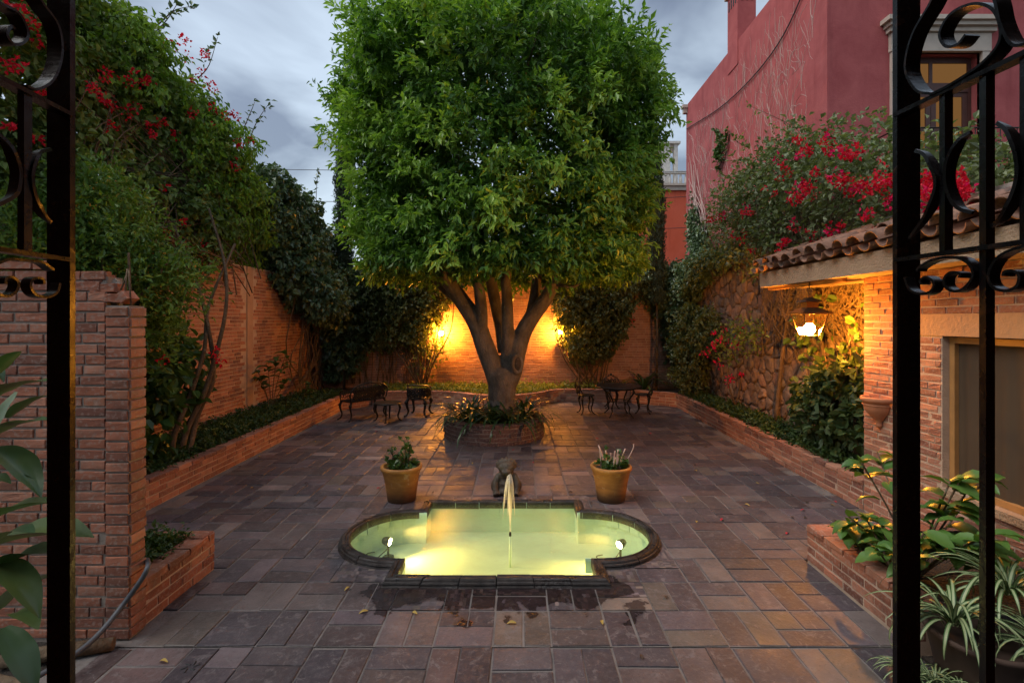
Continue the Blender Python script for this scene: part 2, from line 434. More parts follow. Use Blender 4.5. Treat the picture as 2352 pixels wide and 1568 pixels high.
def sheet_along(path, offs_z, closed=False):
    """sweep a profile of (offset along outward normal, z) along the path, a ruled mesh"""
    mb = MB(); N = path.normals(); k = len(offs_z); V = []; Fc = []
    for p, n in zip(path.p, N):
        for o_, z in offs_z: V.append((p[0] + n[0]*o_, p[1] + n[1]*o_, z))
    for i in range(len(path.p) - 1):
        for j in range(k - 1): Fc.append((i*k+j, (i+1)*k+j, (i+1)*k+j+1, i*k+j+1))
    Fc.append(tuple(range(k))); Fc.append(tuple(reversed([(len(path.p)-1)*k + j for j in range(k)])))
    mb.add(V, Fc); return mb
def place_bricks(parent, items, key, maxparts=300, name='brick'):
    """items: (x, y, z, ang, length, depth, height, roll); the nearest in view become parts, the rest one joined part"""
    def rank(t):
        x, y, z = t[:3]
        if y < .3: return 99 - y
        px = VX + FPX * x / y; py = HZ + FPX * (H - z) / y
        return y + (0 if -60 < px < 2412 and -60 < py < 1630 else 60)
    items = sorted(items, key=rank)
    inv = WORLD_INV(parent)
    for t in items[:maxparts]:
        x, y, z, a, L, D, Hh, roll = t
        o = bpy.data.objects.new(name, brick_mesh(random.randrange(8), key)); COL.objects.link(o)
        o.parent = parent; o.matrix_parent_inverse = inv
        o.location = (x, y, z); o.rotation_euler = (0, roll, a); o.scale = (L, D, Hh)
    rest = items[maxparts:]
    if rest:
        Vs = []; Fs = []; b = 0
        for x, y, z, a, L, D, Hh, roll in rest:
            V, Fq = BV[random.randrange(8)]
            q = V * (L, D, Hh); c_, s_ = math.cos(a), math.sin(a)
            Vs.append(np.stack([q[:,0]*c_ - q[:,1]*s_ + x, q[:,0]*s_ + q[:,1]*c_ + y, q[:,2] + z], 1)); Fs.append(Fq + b); b += len(V)
        o = link('brick_courses', fast_mesh('brick_courses', np.concatenate(Vs), np.concatenate(Fs)), None, M[key])
        parent_world(o, parent); o['kind'] = 'stuff'
def brickwork(path, z0, courses, bl=.24, bh=.062, gap=.010, depth=.06, skip=None, jit=.004, proud=.0055, off=.5, top=None):
    items = []
    for c in range(courses):
        z = z0 + c * (bh + gap) + gap + bh / 2
        s = -bl * (off if c % 2 else 0) * random.uniform(.8, 1.1)
        while s < path.L - .02:
            L = bl * random.uniform(.88, 1.1); a0 = max(s, 0); a1 = min(s + L, path.L)
            s += L + gap
            if a1 - a0 < .035: continue
            (x, y), d = path((a0 + a1) / 2); n = (d[1], -d[0])
            if skip and skip(x, y, z, (a0 + a1) / 2, a1 - a0): continue
            pr = proud + random.uniform(-jit, jit)
            items.append((x + n[0]*pr, y + n[1]*pr, z + random.uniform(-.002, .002), math.atan2(d[1], d[0]) + random.uniform(-.01, .01), a1 - a0, depth, bh * random.uniform(.93, 1.04), random.uniform(-.008, .008)))
    return items
# ================================================================== GROUND
g_ = MB(); g_.box(-400, 400, -100, 700, -1.2, -.75)
tag(g_.build('ground', M['soil']), kind='structure')

PCX, PCY = -.18, 5.04        # pool centre
SQ, LR = .955, .655           # outer half side and lobe radius
def in_pool(x, y, off=0.):
    dx, dy = abs(x - PCX), abs(y - PCY)
    if dx < SQ - off and dy < SQ - off: return True
    return math.hypot(dx - SQ, dy) < LR - off
TCX, TCY, TR = -.46, 9.62, .95    # tree planter
BACK = [(-4.3, 12.2), (-3.78, 12.92), (-2.29, 13.06), (-1.75, 12.92), (-1.25, 12.6), (-.66, 12.28), (-.05, 12.36), (.5, 12.75), (.95, 13.3), (1.48, 13.44), (2.98, 13.3), (4.0, 12.6)]
def back_y(x):
    for (a, b), (c, d) in zip(BACK, BACK[1:]):
        if a <= x <= c: return b + (d - b) * (x - a) / (c - a)
    return 12.2
def on_patio(x, y):
    if y < 1.4 or y > back_y(x) + .05: return False
    if y < 4.44: left = -2.72
    elif y < 5.0: left = -5.5
    else: left = -4.28
    right = 2.66 if y < 4.58 else 3.99
    return left < x < right
patio = thing('patio', (0, 0, 0), None, None, kind='structure'); patio['label'] = 'weathered purple grey flagstone patio laid in basket weave pairs'
CW, RD = .402, .412
X0, Y0 = -.174, 3.37
def zlev(y): return -.006 if y < Y0 else 0.
def unit_stone(seed):
    r = random.Random(seed); ring = [(-.5,-.5),(0,-.5),(.5,-.5),(.5,0),(.5,.5),(0,.5),(-.5,.5),(-.5,0)]; V = []
    J = [(1 - r.uniform(0, .03), 1 - r.uniform(0, .03)) for _ in ring]
    for (x, y), j in zip(ring, J): V.append((x*j[0], y*j[1], -1))
    for (x, y), j in zip(ring, J): V.append((x*j[0], y*j[1], -.12))
    for (x, y), j in zip(ring, J): V.append((x*j[0]*.955, y*j[1]*.97, r.uniform(-.02, .02)))
    Fq = [];
    for a in (0, 8):
        for k in range(8):
            k2 = (k+1) % 8; Fq.append((a+k, a+k2, a+8+k2, a+8+k))
    Fq += [(16,17,18,19), (16,19,20,23), (20,21,22,23)]
    return np.array(V, float), np.array(Fq)
SV = [unit_stone(40 + i) for i in range(7)]
SM = []
for V, Fq in SV:
    me = fast_mesh('paving_stone', V, Fq); me.materials.append(M['paving']); SM.append(me)
stones = []; clipped = []; bedq = MB()
for j in range(-5, 25):
    for i in range(-14, 12):
        cx0, cy0 = X0 + i*CW, Y0 + j*RD
        if not any(on_patio(cx0 + a*CW, cy0 + b*RD) for a in (.1, .5, .9) for b in (.1, .5, .9)): continue
        zb = zlev(cy0 + .1) - .0075
        near_pool = abs(cx0 + .2 - PCX) < 2.1 and abs(cy0 + .2 - PCY) < 1.5
        if not near_pool: bedq.add([(cx0,cy0,zb),(cx0+CW,cy0,zb),(cx0+CW,cy0+RD,zb),(cx0,cy0+RD,zb)], [(0,1,2,3)])
        else:
            k = 8
            for a in range(k):
                for b in range(k):
                    xa, ya = cx0 + CW*a/k, cy0 + RD*b/k
                    if not in_pool(xa + CW/k/2, ya + RD/k/2, .075): bedq.add([(xa,ya,zb),(xa+CW/k,ya,zb),(xa+CW/k,ya+RD/k,zb),(xa,ya+RD/k,zb)], [(0,1,2,3)])
        vert = (i + j) % 2 == 0
        q = random.random(); gp = random.uniform(.004, .014); sp = .5 + random.uniform(-.07, .07)
        if vert: parts = [(0, sp, 0, 1), (sp, 1, 0, 1)]
        else: parts = [(0, 1, 0, sp), (0, 1, sp, 1)]
        if q < .07: parts = [(0, 1, 0, 1)]
        elif q < .24: parts = parts[:1] + ([(parts[1][0], parts[1][1], 0, .5), (parts[1][0], parts[1][1], .5, 1)] if vert else [(0, .52, parts[1][2], 1), (.52, 1, parts[1][2], 1)])
        for a0, a1, b0, b1 in parts:
            sx0, sx1, sy0, sy1 = cx0 + a0*CW + gp/2, cx0 + a1*CW - gp/2, cy0 + b0*RD + gp/2, cy0 + b1*RD - gp/2
            if abs(sy1 - Y0) < .02: sy1 -= random.uniform(0, .016)
            mx, my = (sx0+sx1)/2, (sy0+sy1)/2
            if not on_patio(mx, my): continue
            if math.hypot(mx - TCX, my - TCY) < TR - .15: continue
            cor = [in_pool(x, y, .075) for x in (sx0, mx, sx1) for y in (sy0, my, sy1)]
            if all(cor): continue
            if any(cor): clipped.append((sx0, sx1, sy0, sy1)); continue
            stones.append((mx, my, zlev(my) + random.uniform(-.004, .004), sx1-sx0, sy1-sy0))
def srank(t):
    px = VX + FPX*t[0]/max(t[1], .3); py = HZ + FPX*H/max(t[1], .3)
    return t[1] + (0 if -50 < px < 2402 and py < 1640 else 50)
stones.sort(key=srank)
for x, y, z, L, D in stones[:300]:
    o = bpy.data.objects.new('paving_stone', SM[random.randrange(7)]); COL.objects.link(o); o.parent = patio
    o.location = (x, y, z); o.scale = (L, D, .03); o.rotation_euler = (random.uniform(-.008, .008), random.uniform(-.008, .008), random.uniform(-.014, .014))
Vs, Fs, b = [], [], 0
for x, y, z, L, D in stones[300:]:
    V, Fq = SV[random.randrange(7)]; Vs.append(V * (L, D, .03) + (x, y, z)); Fs.append(Fq + b); b += len(V)
o = link('far_paving_stones', fast_mesh('far_paving_stones', np.concatenate(Vs), np.concatenate(Fs)), patio, M['paving']); o['kind'] = 'stuff'
for sx0, sx1, sy0, sy1 in clipped:      # stones cut round the pool kerb
    mb = MB(); k = 7; z = random.uniform(-.002, .002)
    for a in range(k):
        for b in range(k):
            xa, xb = sx0 + (sx1-sx0)*a/k, sx0 + (sx1-sx0)*(a+1)/k; ya, yb = sy0 + (sy1-sy0)*b/k, sy0 + (sy1-sy0)*(b+1)/k
            if not in_pool((xa+xb)/2, (ya+yb)/2, .07): mb.add([(xa,ya,z),(xb,ya,z),(xb,yb,z),(xa,yb,z)], [(0,1,2,3)])
    if mb.f: mb.build('paving_stone', M['paving'], patio)
bedq.build('joint_bed', M['joint'], patio)
# soil beds either side of the entrance and a mound of dark soil under everything outside the paving
ps = MB(); ps.box(-2.3, -2.1, -3.2, 1.45, -.02, 3.9); ps.box(2.1, 2.3, -3.2, 1.45, -.02, 3.9); ps.box(-2.3, 2.3, -3.4, -3.2, -.02, 3.9); ps.box(-2.3, 2.3, -3.4, .95, 3.9, 4.1); ps.box(-2.1, 2.1, -3.2, 1.39, -.3, -.025)  # unseen passage walls and roof, added to keep sky light off the gate
ps.box(-2.1, -1.12, .1, .3, -.02, 3.9); ps.box(1.15, 2.1, .1, .3, -.02, 3.9)
tag(ps.build('unseen_passage', mk_stucco('passage_plaster', (.10,.05,.035), (.14,.07,.05))), 'unseen covered passage round the camera, added to darken the gate', kind='structure')
sb = MB(); sb.box(-6.5, -2.72, .2, 4.40, -.3, -.02); tag(sb.build('soil_bed', M['soil']), 'dark bare soil bed behind the left gate', kind='structure')
sb = MB(); sb.box(2.67, 3.99, .2, 3.4, -.3, -.02); tag(sb.build('soil_bed', M['soil']), 'dark soil bed beside the right gate', kind='structure')
dr = thing('floor_drain', at(437, 1530, 3.17) * 1.0, 'small round floor drain with curved slots set in the paving', 'drain'); dr.location.z = -.012
mb = MB(); mb.lathe([(.0, .004), (.062, .004), (.07, .001), (.07, -.01)], 24); mb.build('grate', M['cantera'], dr)
for k in range(6):
    a = k * math.pi / 3; mb = MB()
    pts = [(.018*math.cos(a), .018*math.sin(a), .008), (.035*math.cos(a+.35), .035*math.sin(a+.35), .009), (.052*math.cos(a+.5), .052*math.sin(a+.5), .008)]
    mb.tube(smooth_path(pts, 3), .006, 5); mb.build('slot', M['wire'], dr)

# ================================================================== POOL
pool = thing('fountain_pool', (PCX, PCY, 0), 'sunken quatrefoil fountain pool with dark carved stone kerb', 'pool')
def pool_path(off):
    """outline at `off` inside the outer edge, counter-clockwise"""
    h = SQ - off; r = LR - off
    yj = math.sqrt(max(r*r - (SQ - h)**2, 0)); P = []
    def arc(sgn):
        a = math.atan2(yj, -(SQ - h)); n = 22
        return [(sgn*(SQ + r*math.cos(-a + 2*a*k/n)), sgn*(r*math.sin(-a + 2*a*k/n))) for k in range(n+1)]
    P += [(-h, -h), (h, -h)] + arc(1) + [(h, h), (-h, h)] + arc(-1)
    return P
rimP = pool_path(.0); corner_idx = []
closed = rimP + [rimP[0], rimP[1]]
# split the kerb into pieces: straight runs and arc runs
n = len(rimP)
corners = [i for i in range(n) if i in (0, 1, 2, 2+22, 2+23, 2+24, 2+25, 2+25+22)]
prof = [(-.118, -.02), (-.118, .066), (-.11, .078), (-.098, .080), (-.092, .068), (-.078, .068), (-.072, .082), (-.045, .082), (-.036, .070), (-.030, .052), (-.018, .048), (-.012, .034), (-.02, .024), (-.006, .0), (-.006, -.03)]
NP = Path(closed)
Nn = NP.normals()
def rim_pieces():
    runs = []
    for a, b in zip(corners, corners[1:] + [n]):
        pts = [rimP[i % n] for i in range(a, b + 1)]; runs.append(pts)
    return runs
import itertools
full = Path([rimP[-1]] + closed); FN = full.normals()[1:-1]     # mitred normals at each vertex of closed outline
for run in rim_pieces():
    ia = rimP.index(run[0]); P = Path(run); N_ = [FN[(ia + k) % n] for k in range(len(run))]
    cnt = max(1, round(P.L / .34)) if len(run) == 2 else 6
    # parameter list along run
    for c in range(cnt):
        t0, t1 = P.L * c / cnt, P.L * (c+1) / cnt
        g0 = .004 if c > 0 else 0; g1 = .004 if c < cnt - 1 else 0
        ts = [t0 + g0] + [q for q in P.c if t0 + g0 + .01 < q < t1 - g1 - .01] + [t1 - g1]
        V = []; Fc = []; k = len(prof); dz = random.uniform(-.004, .004)
        for t in ts:
            i = int(np.clip(np.searchsorted(P.c, t, 'right') - 1, 0, len(P.l) - 1)); u = (t - P.c[i]) / P.l[i]
            p = P.p[i] + (P.p[i+1] - P.p[i]) * u; nn = N_[i] * (1-u) + N_[i+1] * u
            for o_, z in prof: V.append((p[0] + nn[0]*o_, p[1] + nn[1]*o_, (z*.78 if z > 0 else z) + dz))
        for i in range(len(ts) - 1):
            for j in range(k - 1): Fc.append((i*k+j, (i+1)*k+j, (i+1)*k+j+1, i*k+j+1))
        Fc.append(tuple(range(k))); Fc.append(tuple(reversed([(len(ts)-1)*k + j for j in range(k)])))
        MB().add(V, Fc).build('kerb_stone', M['rim'], pool)
inn = pool_path(.105)
mb = MB(); zf = -.30
V = [(x, y, z) for x, y in inn for z in (zf, .05)]; m_ = len(inn)
mb.add(V, [(2*i, 2*((i+1) % m_), 2*((i+1) % m_)+1, 2*i+1) for i in range(m_)])
mb.build('basin_wall', M['pooltile'], pool)
mb = MB(); q = MB()
for i in range(-17, 17):
    for j in range(-10, 10):
        x, y = i*.1, j*.1
        q.add([(x,y,zf),(x+.1,y,zf),(x+.1,y+.1,zf),(x,y+.1,zf)], [(0,1,2,3)])
q.build('basin_floor', M['poolfloor'], pool)
# one course of pale tiles under the kerb
tp = Path(pool_path(.111) + [pool_path(.111)[0]]); s = 0
while s < tp.L - .06:
    (x, y), d = tp(s + .07)
    a = math.atan2(d[1], d[0]); mb = MB(); Mx = Matrix.Translation((x, y, 0)) @ Matrix.Rotation(a, 4, 'Z')
    mb.box(-.066, .066, -.004, .004, -.085, .046, Mx); mb.build('tile', M['pooltile'], pool); s += .1385
# water: a thing of its own sort, follows the basin
wp = pool_path(.114); mb = MB(); mb.add([(x + PCX, y + PCY, .022) for x, y in wp], [tuple(range(len(wp)))])
import bmesh
me = mb.mesh('water'); bm_ = bmesh.new(); bm_.from_mesh(me); bmesh.ops.triangulate(bm_, faces=bm_.faces); bm_.to_mesh(me); bm_.free()
w = link('water', me, None, M['water']); tag(w, 'pale green lit water filling the fountain pool', kind='structure')

def pool_lamp(x, y, aim, label, watts):
    t = thing('pool_lamp', (x, y, -.285), label, 'lamp', 'underwater lamps of the pool')
    dvec = Vector(aim).normalized(); qd = dvec.to_track_quat('Z', 'Y').to_matrix().to_4x4(); o0 = Vector((0, 0, .17))
    mb = MB(); mb.tube([(0, 0, 0), (0, 0, .12)], .012, 6); mb.lathe([(.0, 0), (.06, 0), (.06, .012), (0, .014)], 12); mb.build('stand', M['castiron'], t)
    mb = MB(); prof_ = [(.0, -.06), (.03, -.06), (.042, -.03), (.046, .02), (.04, .021)]
    tmp = MB(); tmp.lathe(prof_, 14); mb.add([o0 + qd @ Vector(p) for p in tmp.v], tmp.f, True); mb.build('housing', M['castiron'], t)
    tmp = MB(); tmp.lathe([(.0, .022), (.038, .022)], 14); mb = MB().add([o0 + qd @ Vector(p) for p in tmp.v], tmp.f); mb.build('lens', M['lens'], t)
    ld = bpy.data.lights.new('pool_spot', 'SPOT'); ld.energy = watts; ld.spot_size = R(105); ld.spot_blend = .9; ld.color = (1, .62, .16); ld.shadow_soft_size = .03
    lo = bpy.data.objects.new('pool_spot', ld); COL.objects.link(lo); lo.parent = t; lo.location = o0 + dvec * .035
    lo.rotation_euler = (-dvec).to_track_quat('Z', 'Y').to_euler()
    cb = MB(); cb.tube(smooth_path([(0, 0, .1), (-.12, -.1, .02), (-.2, -.05, .012), (-.24, .06, .012), (-.17, .1, .012)]), .006, 5); cb.build('cable', M['wire'], t)
    return t
pool_lamp(-1.36, 5.22, (1, -.22, -.12), 'small underwater lamp in the left lobe of the pool with looped cable', 125)
pool_lamp(1.06, 5.16, (-.75, -.6, -.15), 'small underwater lamp in the right lobe of the pool', 112)
# the jet
jx, jy = -.08, 5.05
noz = thing('fountain_nozzle', (jx, jy, -.3), 'small dark fountain nozzle poking out at the middle of the pool', 'nozzle')
mb = MB(); mb.tube([(0, 0, 0), (0, 0, .315)], .012, 8); mb.build('pipe', M['pooltile'], noz)
mb = MB(); mb.tube([(0, 0, .316), (0, 0, .345), (0, 0, .36)], [.013, .012, .006], 8); mb.build('tip', M['castiron'], noz)
jet = thing('water_jet', (jx, jy, .05), 'thin fountain jet rising and falling back in a veil over the pool', 'water jet')
mb = MB(); mb.tube([(0, 0, -.005), (0, 0, .2), (.002, 0, .4), (.003, 0, .56)], [.006, .007, .009, .012], 7); mb.build('stream', M['spray'], jet)
def spray_strand(k):
    a = random.uniform(0, 2*math.pi); vr = random.uniform(.010, .065)*(1 if random.random() < .8 else 1.3); P = []; top = random.uniform(.54, .60); end = random.uniform(.1, .42)
    for i in range(7):
        u = i / 6; r = vr * math.sqrt(u) if u > 0 else 0; z = top - (top - end) * u**1.6
        P.append((r*math.cos(a), r*math.sin(a), z))
    return P
mb = MB()
for k in range(46): mb.tube(spray_strand(k), [.002, .004, .005, .005, .004, .003, .0012], 4, cap=False)
o = mb.build('veil', M['spray'], jet); o['kind'] = 'stuff'
# ================================================================== WALLS
CB = .071     # course height
def wall_core(parent, pts, z0, z1, th, key, name='mortar_core'):
    mb = sheet_along(Path(pts), [(0, z0), (0, z1), (-th, z1), (-th, z0)]); o = mb.build(name, M[key]); parent_world(o, parent); return o
# --- brick stub wall on the left with a broken top
SY = 3.44
stub = thing('brick_wall', (-3.4, SY, 0), 'low weathered brick wall with broken top beside the left gate', 'wall', kind='thing')
wall_core(stub, [(-4.7, SY), (-2.84, SY)], -.1, 2.50, .14, 'mortar')
pw = Path([(-4.7, SY), (-2.845, SY)])
def top_skip(x, y, z, s, L):
    if z > 2.56 and x > -3.02: return True
    if z > 2.50 and x > -2.92: return True
    return False
place_bricks(stub, brickwork(pw, 0, 36, .235, .0605, .012, .06, top_skip, jit=.003, proud=.009), 'brick_old', 260)
wall_core(stub, [(-2.84, SY), (-2.685, SY)], -.1, 2.30, .14, 'mortar', 'pier_core')
pil = brickwork(Path([(-2.838, SY - .004), (-2.68, SY - .004)]), 0, 32, .165, .0615, .010, .06, None, off=0.0, jit=.002, proud=.009)
place_bricks(stub, pil, 'brick_old', 60)
ends = brickwork(Path([(-2.68, SY), (-2.68, SY + .142)]), 0, 32, .15, .0615, .010, .06, None, off=0., jit=.002, proud=.009)
place_bricks(stub, ends, 'brick', 60)
for k in range(3):       # loose mortar and rebar on the broken end
    mb = MB(); mb.ball((0, 0, 0), .038, 9, (1.3, .9, .6), False, .2); o = mb.build('mortar_lump', M['mortar']); parent_world(o, stub)
    o.location = (-2.86 + random.uniform(-.07, .05), SY + random.uniform(.0, .1), 2.335 + .055*k + random.uniform(-.02, .02)); o.rotation_euler = (random.random()*3, random.random()*3, 0)
for (bx_, bz_, L_, ro) in ((-2.80, 2.352, .12, .06), (-2.87, 2.42, .16, -.05), (-2.93, 2.49, .13, .04), (-2.74, 2.36, .07, .9)):
    o = bpy.data.objects.new('brick', brick_mesh(random.randrange(8), 'brick_old')); COL.objects.link(o); parent_world(o, stub)
    o.location = (bx_, SY - .004, bz_); o.rotation_euler = (0, ro, .05); o.scale = (L_, .12, .062)
for a, b in (((-2.80, 2.32), (-2.735, 2.53)), ((-2.745, 2.30), (-2.735, 2.56)), ((-2.695, 2.31), (-2.725, 2.55))):
    mb = MB(); mb.tube([(a[0], SY + .03, a[1]), (b[0], SY + .05, b[1])], .006, 6); parent_world(mb.build('rusty_rod', M['stem']), stub)

# --- left boundary wall
lw = thing('brick_wall', (-5.55, 9, 0), 'tall brick boundary wall on the left with a concrete post in it', 'wall', kind='thing')
LP = [(-5.55, 4.2), (-5.55, 14.2)]
wall_core(lw, LP, -.3, 3.3, .22, 'mortar_warm')
place_bricks(lw, brickwork(Path(LP), .2, 43, .235, .061, .0105, .05, lambda x, y, z, s, L: abs(y - 10.3) < .12 + L/2 or y < 6.3), 'brick', 300)
mb = MB(); mb.box(-5.56, -5.535, 10.19, 10.41, .2, 3.3); parent_world(mb.build('concrete_post', simple('post_concrete', (.42,.26,.17), .95, 0, 5, .3, 40, .5)), lw)
# --- back wall
BY = 14.2
bw = thing('brick_wall', (0, BY, 0), 'pale brick back wall behind the tree with two lit lamps', 'wall', kind='thing')
BP = [(-5.55, BY), (4.75, BY)]
wall_core(bw, BP, -.3, 3.45, .22, 'mortar_warm')
place_bricks(bw, brickwork(Path(BP), .25, 44, .25, .060, .0115, .05), 'brick_pale', 300)
# --- rubble stone wall on the right, one object per stone
SX = 4.7
sw = thing('stone_wall', (SX, 10, 0), 'tall rubble stone wall along the right planter', 'wall', kind='thing')
mb = MB(); mb.box(SX, SX + .4, 4.0, 14.5, -.3, 3.42); o = mb.build('mortar_core', simple('stone_mortar', (.16,.115,.085), .95, 0, 4, .4, 30, .8, .02)); parent_world(o, sw)
STM = []
def rubble(cols):
    m, n, o = mat('rubble_stone'); g = NG(n); p = g.pos(); r = g.rnd()
    c = g.ramp(r, [(i / (len(cols) - 1), q) for i, q in enumerate(cols)])
    f = g.noise(p, 6, 5, .65); c = g.mix(g.ramp(f, [(.3, 0), (.75, 1)]), g.mix(1, c, (.6,.58,.56), 'MULTIPLY'), g.mix(1, c, (1.35,1.3,1.25), 'MULTIPLY'))
    b = g.bump(g.noise(p, 16, 5, .7), .8, .03); n.links.new(g.bsdf(c, .9, 0, .25, b).outputs[0], o.inputs[0]); return m
M['rubble'] = rubble([(.16,.125,.11),(.24,.18,.14),(.30,.19,.14),(.15,.14,.145),(.26,.21,.17),(.19,.145,.12),(.33,.23,.17)])
cs = .27; pts = {}
for i in range(0, 33):
    for j in range(0, 14):
        pts[(i, j)] = (5.7 + (i + random.uniform(.08, .92)) * cs + (.5*cs if j % 2 else 0), (j + random.uniform(.08, .92)) * cs * .92)
cells = []
for (i, j), (px, py) in pts.items():
    poly = [(px-.4, py-.4), (px+.4, py-.4), (px+.4, py+.4), (px-.4, py+.4)]
    for a in range(-2, 3):
        for b in range(-2, 3):
            if (a or b) and (i+a, j+b) in pts:
                qx, qy = pts[(i+a, j+b)]; nx, ny = qx-px, qy-py; c = (nx*(px+qx)+ny*(py+qy))/2; new = []
                for k in range(len(poly)):
                    A, B = poly[k], poly[(k+1) % len(poly)]; fa, fb = nx*A[0]+ny*A[1]-c, nx*B[0]+ny*B[1]-c
                    if fa <= 0: new.append(A)
                    if fa*fb < 0:
                        t = fa/(fa-fb); new.append((A[0]+(B[0]-A[0])*t, A[1]+(B[1]-A[1])*t))
                poly = new
                if not poly: break
        if not poly: break
    if len(poly) < 3: continue
    mx, mz = sum(p[0] for p in poly)/len(poly), sum(p[1] for p in poly)/len(poly)
    if mz > 3.3 or mx > 14.1: continue
    cells.append((mx, mz, poly))
cells.sort(key=lambda c: c[0])
def stone_geo(mx, mz, poly):
    # round off corners, three rings
    P = []
    for k in range(len(poly)):
        A, B, C_ = poly[k-1], poly[k], poly[(k+1) % len(poly)]
        for q in (A, C_): P.append((B[0]*.78 + q[0]*.22, B[1]*.78 + q[1]*.22))
    V = []; n = len(P); pr = random.uniform(.02, .06)
    for sc_, dx in ((.93, .02), (.88, -pr*.55), (.62, -pr)):
        for a, b in P: V.append((SX + dx + random.uniform(-.008, .008), mx + (a-mx)*sc_ + random.uniform(-.008, .008), mz + (b-mz)*sc_ + random.uniform(-.008, .008)))
    Fc = [(r*n+k, r*n+(k+1) % n, (r+1)*n+(k+1) % n, (r+1)*n+k) for r in range(2) for k in range(n)] + [tuple(2*n+k for k in range(n))]
    return V, Fc
rest = MB()
for i, c in enumerate(cells):
    V, Fc = stone_geo(*c)
    if i < 300: o = MB().add(V, Fc).build('stone', M['rubble']); parent_world(o, sw)
    else: rest.add(V, Fc)
if rest.f: o = rest.build('far_stones', M['rubble']); parent_world(o, sw); o['kind'] = 'stuff'
mb = MB(); mb.box(SX - .05, SX + .45, 4.0, 14.5, 3.42, 3.50); o = mb.build('coping', simple('pale_coping', (.36,.33,.30), .9, 0, 4, .3, 30, .4)); parent_world(o, sw)

# ================================================================== PLANTERS
def planter(name, pts, label, key, z1=.35, courses=4, th=.14, bl=.25, loc=None):
    P = Path(pts); c = P(P.L/2)[0]
    t = thing(name, (c[0], c[1], 0), label, 'planter')
    wall_core(t, pts, -.05, z1 - .055, th, 'mortar_warm' if key != 'brick_dark' else 'mortar')
    runs = [[pts[0]]]
    for i in range(1, len(pts)):
        runs[-1].append(pts[i])
        if i < len(pts) - 1:
            a = math.atan2(pts[i][1]-pts[i-1][1], pts[i][0]-pts[i-1][0]); b = math.atan2(pts[i+1][1]-pts[i][1], pts[i+1][0]-pts[i][0])
            if abs((a - b + math.pi) % (2*math.pi) - math.pi) > .35: runs.append([pts[i]])
    place_bricks(t, sum([brickwork(Path(r), -.01, courses, bl, .063, .011, .05) for r in runs], []), key, 300)
    cop = []
    for r in runs: cop += coping_row(Path(r), z1, bl, th)
    place_bricks(t, cop, key, 300, 'coping_brick')
    return t
def coping_row(P, z1, bl, th):
    cop = []; s = 0       # coping of flat bricks
    while s < P.L - .03:
        L = min(bl * random.uniform(.9, 1.08), P.L - s); (x, y), d = P(s + L/2); n_ = (d[1], -d[0]); s += L + .01
        cop.append((x + n_[0]*.012, y + n_[1]*.012, z1 - .03 + random.uniform(-.004, .004), math.atan2(d[1], d[0]) + random.uniform(-.012, .012), L, th + .02, .058, random.uniform(-.012, .012)))
    return cop
def soil(parent, poly, z):
    mb = MB(); mb.add([(x, y, z) for x, y in poly], [tuple(range(len(poly)))])
    me = mb.mesh('soil'); b = bmesh.new(); b.from_mesh(me); bmesh.ops.triangulate(b, faces=b.faces); b.to_mesh(me); b.free()
    o = link('soil', me, None, M['soil']); parent_world(o, parent)
smoothB = [(p.x, p.y) for p in smooth_path([(x, y, 0) for x, y in BACK[1:-1]], 4)]
lp = planter('brick_planter', [(-5.5, 5.02), (-4.3, 5.02), (-4.3, 12.2), (-3.8, 12.88)], 'long low brick planter along the left boundary wall', 'brick')
soil(lp, [(-5.5, 5.1), (-4.4, 5.1), (-4.4, 12.2), (-3.9, 13), (-3.9, 14.2), (-5.5, 14.2)], .27)
bp = planter('brick_planter', smoothB, 'curving low brick planter in front of the back wall', 'brick_pale')
soil(bp, [(-3.9, 14.2)] + [(x, y + .1) for x, y in smoothB] + [(3.05, 14.2)], .28)
rp_ = planter('brick_planter', [(3.0, 13.28), (4.0, 12.6), (4.0, 5.78)], 'long low brick planter below the stone wall on the right', 'brick')
soil(rp_, [(3.05, 14.2), (3.05, 13.35), (4.1, 12.7), (4.1, 5.7), (4.7, 5.7), (4.7, 14.2)], .26)
p3 = planter('brick_planter', [(-2.70, 3.6), (-2.70, 4.42), (-4.4, 4.42)], 'small brick planter with broken top joined to the low brick wall', 'brick_old', .33)
soil(p3, [(-2.8, 3.6), (-2.8, 4.35), (-4.4, 4.35), (-4.4, 3.6)], .26)
p4 = planter('brick_planter', [(3.98, 4.58), (2.66, 4.58), (2.66, 3.3)], 'small brick corner planter under the house window', 'brick_old', .33)
soil(p4, [(2.75, 3.3), (2.75, 4.5), (3.98, 4.5), (3.98, 3.3)], .25)
circ = [(TCX + TR*math.cos(2*math.pi*k/40), TCY + TR*math.sin(2*math.pi*k/40)) for k in range(41)]
p5 = planter('brick_planter', circ, 'round dark brick planter at the foot of the clipped tree', 'brick_dark', .36, 4, .16, .26)
soil(p5, [(TCX + (TR-.1)*math.cos(2*math.pi*k/24), TCY + (TR-.1)*math.sin(2*math.pi*k/24)) for k in range(24)], .29)

